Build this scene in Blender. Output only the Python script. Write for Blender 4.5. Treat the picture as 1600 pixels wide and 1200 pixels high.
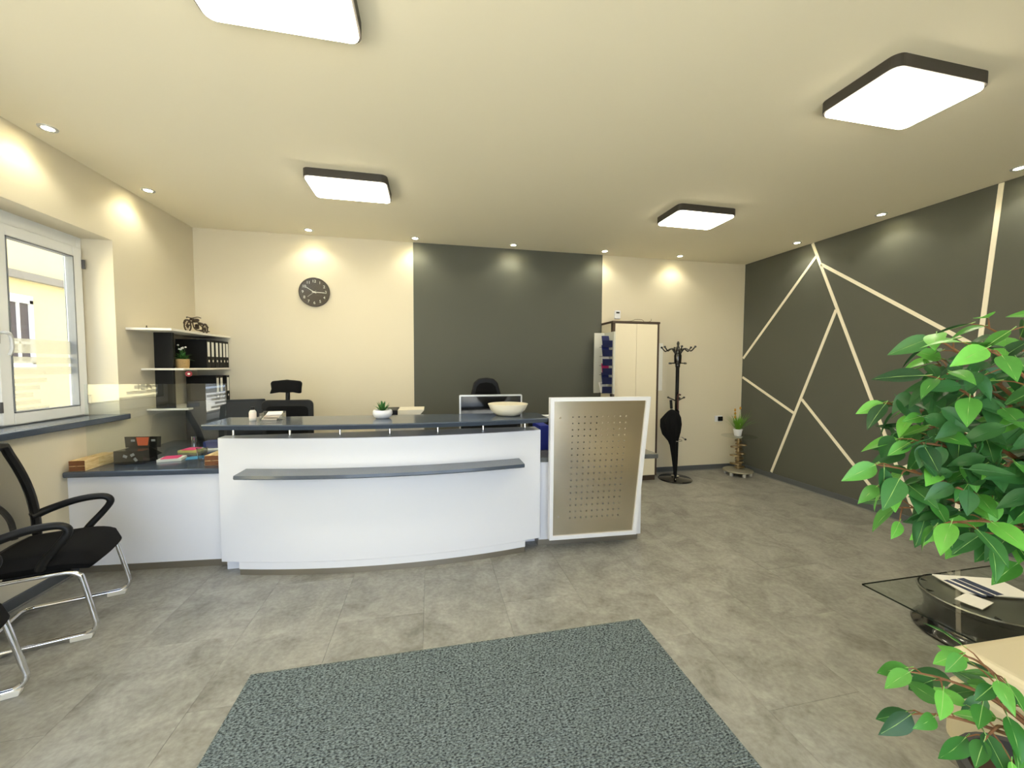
import bpy, bmesh, math, random
from mathutils import Vector, Matrix, Euler
random.seed(7)
for o in list(bpy.data.objects): bpy.data.objects.remove(o)
sc = bpy.context.scene
COL = sc.collection
PI = math.pi

# ------------------------------------------------------------------ camera
def add_camera():
    y, p, r = math.radians(11.873), math.radians(-2.694), math.radians(0.207)
    F = Vector((math.sin(y)*math.cos(p), math.cos(y)*math.cos(p), math.sin(p)))
    R = Vector((math.cos(y), -math.sin(y), 0)); U = R.cross(F)
    R2 = R*math.cos(r) + U*math.sin(r); U2 = U*math.cos(r) - R*math.sin(r)
    m = Matrix((R2, U2, -F)).transposed().to_4x4(); m.translation = (0, 0, 1.5)
    cd = bpy.data.cameras.new('camera'); cd.sensor_width = 36; cd.lens = 36*603.6/1600
    cd.clip_start = .02; cd.clip_end = 200
    c = bpy.data.objects.new('camera', cd); COL.objects.link(c); c.matrix_world = m; sc.camera = c
add_camera()
# ------------------------------------------------------------------ world, sun, exposure
w = bpy.data.worlds.new('sky'); sc.world = w; w.use_nodes = True
w.node_tree.nodes['Background'].inputs[0].default_value = (.72, .81, 1.0, 1)
w.node_tree.nodes['Background'].inputs[1].default_value = 4.6
sl = bpy.data.lights.new('sun', 'SUN'); sl.energy = 24.0; sl.angle = .02; sl.color = (1, .97, .92)
so = bpy.data.objects.new('sun', sl); COL.objects.link(so)
so.rotation_euler = Vector((-.45, .42, -.79)).to_track_quat('-Z', 'Y').to_euler()
vs = sc.view_settings
vs.view_transform = 'Standard'; vs.look = 'None'; vs.gamma = 1; vs.use_curve_mapping = False; vs.exposure = 0.24
LAMP = 25.0; LAMPCOL = (1.0, .91, .70)
SPOT = 7.5; SPOTCOL = (1.0, .96, .78)

# ------------------------------------------------------------------ room numbers (metres)
H, BY, LX, RX, FY = 2.979, 4.866, -2.51, 4.48, -1.3

# ------------------------------------------------------------------ materials
def s2l(c): return tuple((x/255/12.92 if x/255 <= .04045 else ((x/255+.055)/1.055)**2.4) for x in c)
MATS = {}
def mat(name, col=(128,128,128), rough=.5, metal=0, spec=.5, emit=0, noise=0, nscale=40, bump=0, bscale=200, lin=None, coat=0):
    if name in MATS: return MATS[name]
    m = bpy.data.materials.new(name); m.use_nodes = True; nt = m.node_tree; b = nt.nodes['Principled BSDF']
    c = lin if lin else s2l(col)
    b.inputs['Base Color'].default_value = (*c, 1); b.inputs['Roughness'].default_value = rough
    b.inputs['Metallic'].default_value = metal; b.inputs['Specular IOR Level'].default_value = spec
    if coat: b.inputs['Coat Weight'].default_value = coat; b.inputs['Coat Roughness'].default_value = .05
    tc = nt.nodes.new('ShaderNodeTexCoord')
    if noise:
        n = nt.nodes.new('ShaderNodeTexNoise'); n.inputs['Scale'].default_value = nscale; n.inputs['Detail'].default_value = 5
        nt.links.new(tc.outputs['Object'], n.inputs['Vector'])
        mx = nt.nodes.new('ShaderNodeMix'); mx.data_type = 'RGBA'
        mx.inputs[6].default_value = (*[x*(1-noise) for x in c], 1); mx.inputs[7].default_value = (*[min(1, x*(1+noise)) for x in c], 1)
        nt.links.new(n.outputs['Fac'], mx.inputs[0]); nt.links.new(mx.outputs[2], b.inputs['Base Color'])
    if bump:
        n = nt.nodes.new('ShaderNodeTexNoise'); n.inputs['Scale'].default_value = bscale; n.inputs['Detail'].default_value = 3
        nt.links.new(tc.outputs['Object'], n.inputs['Vector'])
        bp = nt.nodes.new('ShaderNodeBump'); bp.inputs['Strength'].default_value = bump; bp.inputs['Distance'].default_value = .002
        nt.links.new(n.outputs['Fac'], bp.inputs['Height']); nt.links.new(bp.outputs[0], b.inputs['Normal'])
    if emit:
        b.inputs['Emission Color'].default_value = (*c, 1); b.inputs['Emission Strength'].default_value = emit
    MATS[name] = m; return m

def glass_mat(name, tint=(1,1,1), ior=1.5, refl=1.0, rough=0.0):
    if name in MATS: return MATS[name]
    m = bpy.data.materials.new(name); m.use_nodes = True; nt = m.node_tree; nt.nodes.clear()
    out = nt.nodes.new('ShaderNodeOutputMaterial'); mx = nt.nodes.new('ShaderNodeMixShader')
    t = nt.nodes.new('ShaderNodeBsdfTransparent'); t.inputs[0].default_value = (*tint, 1)
    g = nt.nodes.new('ShaderNodeBsdfGlossy'); g.inputs['Roughness'].default_value = rough
    f = nt.nodes.new('ShaderNodeFresnel'); f.inputs[0].default_value = ior
    mu = nt.nodes.new('ShaderNodeMath'); mu.operation = 'MULTIPLY'; mu.inputs[1].default_value = refl; mu.use_clamp = True
    ge = nt.nodes.new('ShaderNodeNewGeometry'); fb = nt.nodes.new('ShaderNodeMath'); fb.operation = 'SUBTRACT'; fb.inputs[0].default_value = 1
    m2 = nt.nodes.new('ShaderNodeMath'); m2.operation = 'MULTIPLY'
    nt.links.new(ge.outputs['Backfacing'], fb.inputs[1]); nt.links.new(f.outputs[0], mu.inputs[0])
    nt.links.new(mu.outputs[0], m2.inputs[0]); nt.links.new(fb.outputs[0], m2.inputs[1]); nt.links.new(m2.outputs[0], mx.inputs[0])
    nt.links.new(t.outputs[0], mx.inputs[1]); nt.links.new(g.outputs[0], mx.inputs[2]); nt.links.new(mx.outputs[0], out.inputs[0])
    MATS[name] = m; return m

def film_mat():
    m = bpy.data.materials.new('frosted_film'); m.use_nodes = True; nt = m.node_tree; nt.nodes.clear()
    out = nt.nodes.new('ShaderNodeOutputMaterial'); mx = nt.nodes.new('ShaderNodeMixShader'); mx.inputs[0].default_value = .55
    t = nt.nodes.new('ShaderNodeBsdfTransparent'); d = nt.nodes.new('ShaderNodeBsdfTranslucent'); d.inputs[0].default_value = (.34,.34,.31,1)
    nt.links.new(t.outputs[0], mx.inputs[1]); nt.links.new(d.outputs[0], mx.inputs[2]); nt.links.new(mx.outputs[0], out.inputs[0])
    return m

def floor_mat():
    m = bpy.data.materials.new('vinyl_concrete'); m.use_nodes = True; nt = m.node_tree; b = nt.nodes['Principled BSDF']
    tc = nt.nodes.new('ShaderNodeTexCoord'); oi = nt.nodes.new('ShaderNodeObjectInfo')
    geo = nt.nodes.new('ShaderNodeNewGeometry')
    off = nt.nodes.new('ShaderNodeVectorMath'); off.operation = 'MULTIPLY_ADD'; off.inputs[1].default_value = (1,1,1)
    sc_ = nt.nodes.new('ShaderNodeVectorMath'); sc_.operation = 'SCALE'; sc_.inputs[0].default_value = (7,3,5)
    nt.links.new(oi.outputs['Random'], sc_.inputs['Scale']); nt.links.new(geo.outputs['Position'], off.inputs[0]); nt.links.new(sc_.outputs[0], off.inputs[2])
    n1 = nt.nodes.new('ShaderNodeTexNoise'); n1.inputs['Scale'].default_value = 5; n1.inputs['Detail'].default_value = 8; n1.inputs['Roughness'].default_value = .65; n1.inputs['Distortion'].default_value = .6
    n2 = nt.nodes.new('ShaderNodeTexNoise'); n2.inputs['Scale'].default_value = 45; n2.inputs['Detail'].default_value = 6
    nt.links.new(off.outputs[0], n1.inputs['Vector']); nt.links.new(off.outputs[0], n2.inputs['Vector'])
    r = nt.nodes.new('ShaderNodeValToRGB')
    r.color_ramp.elements[0].position = .33; r.color_ramp.elements[0].color = (*s2l((110,108,101)), 1)
    r.color_ramp.elements[1].position = .68; r.color_ramp.elements[1].color = (*s2l((166,165,158)), 1)
    ad = nt.nodes.new('ShaderNodeMix'); ad.inputs[0].default_value = .3
    nt.links.new(n1.outputs['Fac'], ad.inputs[2]); nt.links.new(n2.outputs['Fac'], ad.inputs[3]); nt.links.new(ad.outputs[0], r.inputs[0])
    hv = nt.nodes.new('ShaderNodeHueSaturation'); mr = nt.nodes.new('ShaderNodeMapRange')
    mr.inputs[3].default_value = .97; mr.inputs[4].default_value = 1.03
    nt.links.new(oi.outputs['Random'], mr.inputs[0]); nt.links.new(mr.outputs[0], hv.inputs['Value'])
    nt.links.new(r.outputs[0], hv.inputs['Color']); nt.links.new(hv.outputs[0], b.inputs['Base Color'])
    b.inputs['Roughness'].default_value = .33; b.inputs['Specular IOR Level'].default_value = .5
    bp = nt.nodes.new('ShaderNodeBump'); bp.inputs['Strength'].default_value = .12; bp.inputs['Distance'].default_value = .002
    nt.links.new(n2.outputs['Fac'], bp.inputs['Height']); nt.links.new(bp.outputs[0], b.inputs['Normal'])
    return m

def rug_mat():
    m = bpy.data.materials.new('ribbed_rug'); m.use_nodes = True; nt = m.node_tree; b = nt.nodes['Principled BSDF']
    geo = nt.nodes.new('ShaderNodeNewGeometry')
    mp = nt.nodes.new('ShaderNodeMapping'); mp.inputs['Scale'].default_value = (90, 200, 1); nt.links.new(geo.outputs['Position'], mp.inputs[0])
    n = nt.nodes.new('ShaderNodeTexNoise'); n.inputs['Scale'].default_value = 1.0; n.inputs['Detail'].default_value = 2; nt.links.new(mp.outputs[0], n.inputs['Vector'])
    r = nt.nodes.new('ShaderNodeValToRGB')
    r.color_ramp.elements[0].position = .36; r.color_ramp.elements[0].color = (*s2l((50,56,58)), 1)
    r.color_ramp.elements[1].position = .66; r.color_ramp.elements[1].color = (*s2l((134,146,148)), 1)
    nt.links.new(n.outputs['Fac'], r.inputs[0]); nt.links.new(r.outputs[0], b.inputs['Base Color'])
    b.inputs['Roughness'].default_value = .95; b.inputs['Specular IOR Level'].default_value = .1
    return m

def steel_mat():
    m = bpy.data.materials.new('brushed_steel'); m.use_nodes = True; nt = m.node_tree; b = nt.nodes['Principled BSDF']
    b.inputs['Base Color'].default_value = (.70,.65,.56,1); b.inputs['Metallic'].default_value = 1; b.inputs['Roughness'].default_value = .25
    geo = nt.nodes.new('ShaderNodeNewGeometry'); mp = nt.nodes.new('ShaderNodeMapping'); mp.inputs['Scale'].default_value = (6, 6, 500)
    n = nt.nodes.new('ShaderNodeTexNoise'); n.inputs['Scale'].default_value = 1
    nt.links.new(geo.outputs['Position'], mp.inputs[0]); nt.links.new(mp.outputs[0], n.inputs['Vector'])
    bp = nt.nodes.new('ShaderNodeBump'); bp.inputs['Strength'].default_value = .08; bp.inputs['Distance'].default_value = .001
    nt.links.new(n.outputs['Fac'], bp.inputs['Height']); nt.links.new(bp.outputs[0], b.inputs['Normal'])
    return m

def wood_mat(name, a, bcol, scale=6):
    m = bpy.data.materials.new(name); m.use_nodes = True; nt = m.node_tree; b = nt.nodes['Principled BSDF']
    tc = nt.nodes.new('ShaderNodeTexCoord'); mp = nt.nodes.new('ShaderNodeMapping'); mp.inputs['Scale'].default_value = (scale*6, scale, scale*6)
    n = nt.nodes.new('ShaderNodeTexNoise'); n.inputs['Scale'].default_value = 2; n.inputs['Detail'].default_value = 6; n.inputs['Distortion'].default_value = 1.5
    r = nt.nodes.new('ShaderNodeValToRGB'); r.color_ramp.elements[0].color = (*s2l(a), 1); r.color_ramp.elements[1].color = (*s2l(bcol), 1)
    r.color_ramp.elements[0].position = .3; r.color_ramp.elements[1].position = .7
    nt.links.new(tc.outputs['Object'], mp.inputs[0]); nt.links.new(mp.outputs[0], n.inputs[0]); nt.links.new(n.outputs['Fac'], r.inputs[0]); nt.links.new(r.outputs[0], b.inputs['Base Color'])
    b.inputs['Roughness'].default_value = .5; MATS[name] = m; return m

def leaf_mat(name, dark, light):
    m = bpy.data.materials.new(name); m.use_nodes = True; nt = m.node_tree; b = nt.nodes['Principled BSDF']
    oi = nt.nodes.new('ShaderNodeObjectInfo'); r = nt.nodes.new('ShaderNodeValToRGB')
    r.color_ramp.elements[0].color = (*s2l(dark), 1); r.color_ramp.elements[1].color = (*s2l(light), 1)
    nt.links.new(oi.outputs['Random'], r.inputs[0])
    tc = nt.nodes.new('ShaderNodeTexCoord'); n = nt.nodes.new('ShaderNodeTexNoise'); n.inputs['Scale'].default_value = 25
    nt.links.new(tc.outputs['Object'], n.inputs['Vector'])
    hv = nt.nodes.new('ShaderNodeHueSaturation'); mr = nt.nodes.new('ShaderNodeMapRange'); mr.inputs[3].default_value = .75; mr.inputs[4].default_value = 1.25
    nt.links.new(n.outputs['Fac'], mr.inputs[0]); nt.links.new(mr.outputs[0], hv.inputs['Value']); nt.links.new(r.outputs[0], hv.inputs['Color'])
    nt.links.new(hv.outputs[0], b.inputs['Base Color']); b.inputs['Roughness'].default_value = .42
    tr = nt.nodes.new('ShaderNodeBsdfTranslucent'); nt.links.new(hv.outputs[0], tr.inputs[0])
    mx = nt.nodes.new('ShaderNodeMixShader'); mx.inputs[0].default_value = .25
    out = nt.nodes['Material Output']; nt.links.new(b.outputs[0], mx.inputs[1]); nt.links.new(tr.outputs[0], mx.inputs[2]); nt.links.new(mx.outputs[0], out.inputs[0])
    MATS[name] = m; return m

WALLP = mat('wall_paint', (219,210,187), .85, spec=.25, bump=.05, bscale=120)
CEILP = mat('ceiling_paint', (240,232,208), .9, spec=.2)
DARKP = mat('anthracite_paint', (89,90,82), .75, spec=.3, bump=.08, bscale=160)
WHITE = mat('white_laminate', (226,227,232), .4)
PVC = mat('window_pvc', (236,238,238), .35)
BASEM = mat('baseboard_grey', (84,88,92), .5)
BASEL = mat('baseboard_lip', (128,128,124), .5)
STONE = mat('blue_grey_stone', (66,76,90), .16, noise=.18, nscale=260, spec=.6)
STEEL = steel_mat()
CHROME = mat('chrome', lin=(.78,.78,.79), rough=.08, metal=1)
ALU = mat('brushed_aluminium', lin=(.62,.6,.56), rough=.3, metal=1)
BLACKP = mat('black_plastic', (11,11,12), .5, spec=.35)
BLACKF = mat('black_fabric', (20,20,21), .95, spec=.15, bump=.4, bscale=900)
BLACKW = mat('black_lacquer', (12,12,13), .18, spec=.6, coat=.6)
BLACKB = mat('black_board', (11,11,10), .55, spec=.3)
STRIPE = mat('cream_stripe', (242,234,214), .6)
GLASS = glass_mat('clear_glass', (.97,.99,.98))
SHIELDG = glass_mat('shield_glass', (.95,.975,.965), 1.5, 3.0)
TABLEG = glass_mat('table_glass', (.955,.98,.965), 1.5, 1.5)
EDGEG = mat('glass_edge', (20,34,30), .2)
FILM = film_mat()
WOODL = wood_mat('pine_wood', (198,160,100), (240,216,164))
PAPER = mat('paper', (238,236,228), .8)
FLOORM = floor_mat()
LEAFB = leaf_mat('ficus_leaf_lit', (44,112,44), (120,200,84))  # bright copy: daylight on the front leaves put into the colour
LEAFD = leaf_mat('ficus_leaf_shaded', (26,70,42), (70,132,66))  # dark copy of the same leaf: shade inside the crown put into the colour
BARK = mat('ficus_bark', (132,92,62), .8, noise=.3, nscale=60)
SILVER = mat('silver_paint', (200,200,198), .35, metal=.3)
GOLDM = mat('oily_brass', lin=(.36,.27,.15), rough=.35, metal=1)
GREENG = mat('grass_green', (96,150,40), .5)
SUCC = mat('succulent_green', (58,110,50), .45)

# ------------------------------------------------------------------ mesh builder
class MB:
    def __init__(s): s.v = []; s.f = []; s.sm = []
    def add(s, vs_, fs, smooth=False):
        n = len(s.v); s.v += [tuple(v) for v in vs_]; s.f += [tuple(i+n for i in f) for f in fs]; s.sm += [smooth]*len(fs); return s
    def box(s, x0, x1, y0, y1, z0, z1, M=None):
        v = [Vector(p) for p in ((x0,y0,z0),(x1,y0,z0),(x1,y1,z0),(x0,y1,z0),(x0,y0,z1),(x1,y0,z1),(x1,y1,z1),(x0,y1,z1))]
        if M: v = [M @ p for p in v]
        return s.add(v, ((0,3,2,1),(4,5,6,7),(0,1,5,4),(1,2,6,5),(2,3,7,6),(3,0,4,7)))
    def prism(s, poly, a, b, axis='z', M=None, smooth=False):
        def mk(p, t):
            return Vector((p[0],p[1],t)) if axis == 'z' else Vector((p[0],t,p[1])) if axis == 'y' else Vector((t,p[0],p[1]))
        n = len(poly); v = [mk(p,a) for p in poly] + [mk(p,b) for p in poly]
        if M: v = [M @ p for p in v]
        k = len(s.v)
        s.add(v, [tuple(range(n))[::-1], tuple(range(n,2*n))]); s.v = s.v[:k+2*n]
        for i in range(n):
            s.f.append((k+i, k+(i+1)%n, k+n+(i+1)%n, k+n+i)); s.sm.append(smooth)
        return s
    def tube(s, pts, r, n=10, cap=True, closed=False, flat=None):
        pts = [Vector(p) for p in pts]; m = len(pts); rings = []
        up = None
        for i, p in enumerate(pts):
            if closed: t = pts[(i+1)%m]-pts[i-1]
            else: t = pts[min(i+1,m-1)]-pts[max(i-1,0)]
            t.normalize()
            if up is None:
                up = Vector((0,0,1)) if abs(t.z) < .9 else Vector((1,0,0))
            a = up - t*up.dot(t)
            if a.length < 1e-5: a = t.orthogonal()
            a.normalize(); b = t.cross(a); up = a
            rr = r[i] if isinstance(r, (list,tuple)) else r
            fx, fy = flat if flat else (1,1)
            rings.append([p + a*(math.cos(2*PI*j/n)*rr*fx) + b*(math.sin(2*PI*j/n)*rr*fy) for j in range(n)])
        k = len(s.v)
        for R in rings: s.v += [tuple(v) for v in R]
        for i in range(m if closed else m-1):
            for j in range(n):
                a0 = k+i*n; b0 = k+((i+1)%m)*n
                s.f.append((a0+j, a0+(j+1)%n, b0+(j+1)%n, b0+j)); s.sm.append(True)
        if cap and not closed:
            s.f.append(tuple(k+j for j in range(n))[::-1]); s.f.append(tuple(k+(m-1)*n+j for j in range(n))); s.sm += [False, False]
        return s
    def lathe(s, prof, n=28, M=None, smooth=True):
        k = len(s.v)
        for (r, z) in prof:
            for j in range(n):
                p = Vector((r*math.cos(2*PI*j/n), r*math.sin(2*PI*j/n), z))
                s.v.append(tuple(M @ p if M else p))
        for i in range(len(prof)-1):
            for j in range(n):
                s.f.append((k+i*n+j, k+i*n+(j+1)%n, k+(i+1)*n+(j+1)%n, k+(i+1)*n+j)); s.sm.append(smooth)
        if prof[0][0] > 1e-5: s.f.append(tuple(k+j for j in range(n))[::-1]); s.sm.append(False)
        if prof[-1][0] > 1e-5: s.f.append(tuple(k+(len(prof)-1)*n+j for j in range(n))); s.sm.append(False)
        return s
    def mesh(s, name, m):
        me = bpy.data.meshes.new(name); me.from_pydata(s.v, [], s.f)
        me.polygons.foreach_set('use_smooth', s.sm); me.materials.append(m); me.update()
        bm = bmesh.new(); bm.from_mesh(me); bmesh.ops.remove_doubles(bm, verts=bm.verts, dist=1e-6)
        bmesh.ops.recalc_face_normals(bm, faces=bm.faces); bm.to_mesh(me); bm.free(); 
        if any(s.sm): me.set_sharp_from_angle(angle=.75)
        return me
    def build(s, name, m, parent=None, bevel=0, seg=2, M=None):
        o = bpy.data.objects.new(name, s.mesh(name, m)); COL.objects.link(o)
        if parent: o.parent = parent
        if M is not None: o.matrix_basis = M
        if bevel:
            b = o.modifiers.new('bevel', 'BEVEL'); b.width = bevel; b.segments = seg; b.limit_method = 'ANGLE'; b.angle_limit = .6
            b.harden_normals = False
        return o

def thing(name, label, cat, loc=(0,0,0), rz=0, group=None):
    o = bpy.data.objects.new(name, None); COL.objects.link(o); o.location = loc; o.rotation_euler = (0,0,rz)
    o.empty_display_size = .1
    return tag(o, label, cat, group)
def tag(o, label, cat, group=None):
    o['label'] = label; o['category'] = cat
    if group: o['group'] = group
    return o
def struct(o, label=None, cat=None):
    o['kind'] = 'structure'
    if label: o['label'] = label
    if cat: o['category'] = cat
    return o
def copy_tree(o, parent=None):
    c = o.copy(); COL.objects.link(c)
    if parent: c.parent = parent
    for ch in list(o.children): copy_tree(ch, c)
    return c
def at_pt(o, loc, rz=0):
    o.location = loc; o.rotation_euler = (0,0,rz); return o
def text_obj(name, s, size, m, parent, M, extr=.0006):
    cu = bpy.data.curves.new(name, 'FONT'); cu.body = s; cu.size = size; cu.extrude = extr; cu.align_x = 'CENTER'; cu.align_y = 'CENTER'
    t = bpy.data.objects.new('tmp', cu); COL.objects.link(t); bpy.context.view_layer.update()
    dg = bpy.context.evaluated_depsgraph_get(); me = bpy.data.meshes.new_from_object(t.evaluated_get(dg))
    bpy.data.objects.remove(t); me.materials.clear(); me.materials.append(m)
    o = bpy.data.objects.new(name, me); COL.objects.link(o); o.parent = parent; o.matrix_basis = M; return o
def rrect(w, h, r, n=6, cx=0, cy=0):
    out = []
    for sx, sy, a0 in ((1,1,0),(-1,1,90),(-1,-1,180),(1,-1,270)):
        for i in range(n+1):
            a = math.radians(a0+90*i/n); out.append((cx+sx*(w/2-r)+r*math.cos(a), cy+sy*(h/2-r)+r*math.sin(a)))
    return out
def arc3(x0, y0, x1, y1, x2, y2):
    return lambda x: y0*(x-x1)*(x-x2)/((x0-x1)*(x0-x2)) + y1*(x-x0)*(x-x2)/((x1-x0)*(x1-x2)) + y2*(x-x0)*(x-x1)/((x2-x0)*(x2-x1))
def bez(p, n=8):
    # Catmull-Rom through points
    p = [Vector(q) for q in p]; out = []
    for i in range(len(p)-1):
        a = p[max(i-1,0)]; b = p[i]; c = p[i+1]; d = p[min(i+2,len(p)-1)]
        for k in range(n):
            t = k/n
            out.append(.5*((2*b)+(c-a)*t+(2*a-5*b+4*c-d)*t*t+(3*b-a-3*c+d)*t**3))
    out.append(p[-1]); return out

# ================================================================== ROOM SHELL
T = .3
floor = struct(MB().box(LX-T, RX+T, FY-T, BY+T, -.12, -.004).build('floor', mat('screed', (70,66,60), .9)), 'grey brown concrete-look vinyl tile floor', 'floor')
tile_me = {}
def tile(x0, x1, y0, y1):
    g = .0002
    k = (round(x1-x0,3), round(y1-y0,3))
    if k not in tile_me:
        a, b = k; e = .0005
        m = MB(); A = [(g,g,0),(a-g,g,0),(a-g,b-g,0),(g,b-g,0)]; Bv = [(g+e,g+e,.004),(a-g-e,g+e,.004),(a-g-e,b-g-e,.004),(g+e,b-g-e,.004)]
        m.add(A+Bv, ((4,5,6,7),(0,1,5,4),(1,2,6,5),(2,3,7,6),(3,0,4,7))); tile_me[k] = m.mesh('floor_tile', FLOORM)
    o = bpy.data.objects.new('floor_tile', tile_me[k]); COL.objects.link(o); o.location = (x0, y0, -.004); o.parent = floor
tx = -.05 - .495*5; ci = 0
while tx < RX:
    x0, x1 = max(tx, LX), min(tx+.495, RX)
    ty = FY + (-.0 if ci % 2 else -.5) + .18
    while ty < BY:
        y0, y1 = max(ty, FY), min(ty+.99, BY)
        if y1-y0 > .01 and x1-x0 > .01: tile(x0, x1, y0, y1)
        ty += .99
    tx += .495; ci += 1
ceiling = struct(MB().box(LX-T, RX+T, FY-T, BY+T, H, H+.25).build('ceiling', CEILP), 'plain cream ceiling', 'ceiling')
wb = struct(MB().box(LX-T, RX+T, BY, BY+T, 0, H).build('wall_back', WALLP), 'cream back wall with a dark painted field', 'wall')
MB().box(-.2, 2.25, BY-.003, BY+.002, .0, H-.001).build('accent_field', DARKP, wb)['label'] = 'anthracite painted field of the back wall'
wr = struct(MB().box(RX, RX+T, FY-T, BY, 0, H).build('wall_right', DARKP), 'anthracite right wall with cream stripes', 'wall')
# cream stripes on the right wall  ((y,z) ends)
def strip(a, b, wd=.032):
    a = Vector((0, *a)); b = Vector((0, *b)); d = (b-a).normalized(); n = Vector((0, -d.z, d.y))*wd/2
    m = MB(); P = [a+n, a-n, b-n, b+n]
    m.add([p+Vector((RX+.001,0,0)) for p in P]+[p+Vector((RX-.006,0,0)) for p in P], ((0,1,2,3),(7,6,5,4),(0,4,5,1),(1,5,6,2),(2,6,7,3),(3,7,4,0)))
    m.build('wall_stripe', STRIPE, wr)
for a, b in (((3.855,2.975),(2.72,.075)), ((3.80,2.81),(4.85,1.62)), ((3.74,2.70),(2.36,1.66)), ((3.545,2.145),(4.31,.085)),
             ((3.915,1.10),(2.95,.085)), ((4.85,1.345),(4.02,.92)), ((2.29,2.975),(2.45,.08)), ((2.88,.50),(2.45,.80))):
    strip(a, b)
# left wall: windows cut out
WZ0, WZ1 = 1.06, 2.50
WIN = ((1.98, 3.765), (.62, 1.70)); W2Z = .78
m = MB().box(LX-T, LX, FY-T, WIN[0][0], 0, W2Z).box(LX-T, LX, WIN[0][0], BY, 0, WZ0).box(LX-T, LX, FY-T, BY, WZ1, H)
m.box(LX-T, LX, WIN[0][1], BY, WZ0, WZ1).box(LX-T, LX, WIN[1][1], WIN[0][0], W2Z, WZ1).box(LX-T, LX, FY-T, WIN[1][0], W2Z, WZ1)
wl = struct(m.build('wall_left', WALLP), 'cream left wall with deep window reveals', 'wall')
# front wall behind the camera: shop front with two large panes and a glazed door
m = MB().box(LX-T, RX+T, FY-T, FY, 2.62, H).box(LX-T, -2.4, FY-T, FY, 0, 2.62).box(1.7, RX+T, FY-T, FY, 0, 2.62)
wf = struct(m.build('wall_front', WALLP), 'cream front wall of the shop front', 'wall')
def pane_frame(o, x0, x1, z0, z1, y=FY-.15):
    fr = MB()
    for a in ((x0, x0+.07, z0, z1), (x1-.07, x1, z0, z1), (x0+.07, x1-.07, z0, z0+.09), (x0+.07, x1-.07, z1-.07, z1)):
        fr.box(a[0], a[1], y-.035, y+.035, a[2], a[3])
    fr.build('window_frame', PVC, o, .004)
    MB().box(x0+.07, x1-.07, y-.004, y+.004, z0+.09, z1-.07).build('pane', GLASS, o)
for i, (nm, x0, x1) in enumerate((('window_3', -2.4, -.55), ('door_1', -.55, .55), ('window_4', .55, 1.7))):
    e = bpy.data.objects.new(nm, None); COL.objects.link(e)
    struct(e, ('tall shop window left of the entrance door','glazed entrance door of the shop','tall shop window right of the entrance door')[i], 'door' if 'door' in nm else 'window')
    pane_frame(e, x0, x1, 0.0, 2.62)
    if 'door' in nm: MB().tube([(.40,FY-.10,.95),(.40,FY-.06,.95),(.40,FY-.06,1.25),(.40,FY-.10,1.25)], .012).build('door_handle', CHROME, e)

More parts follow.
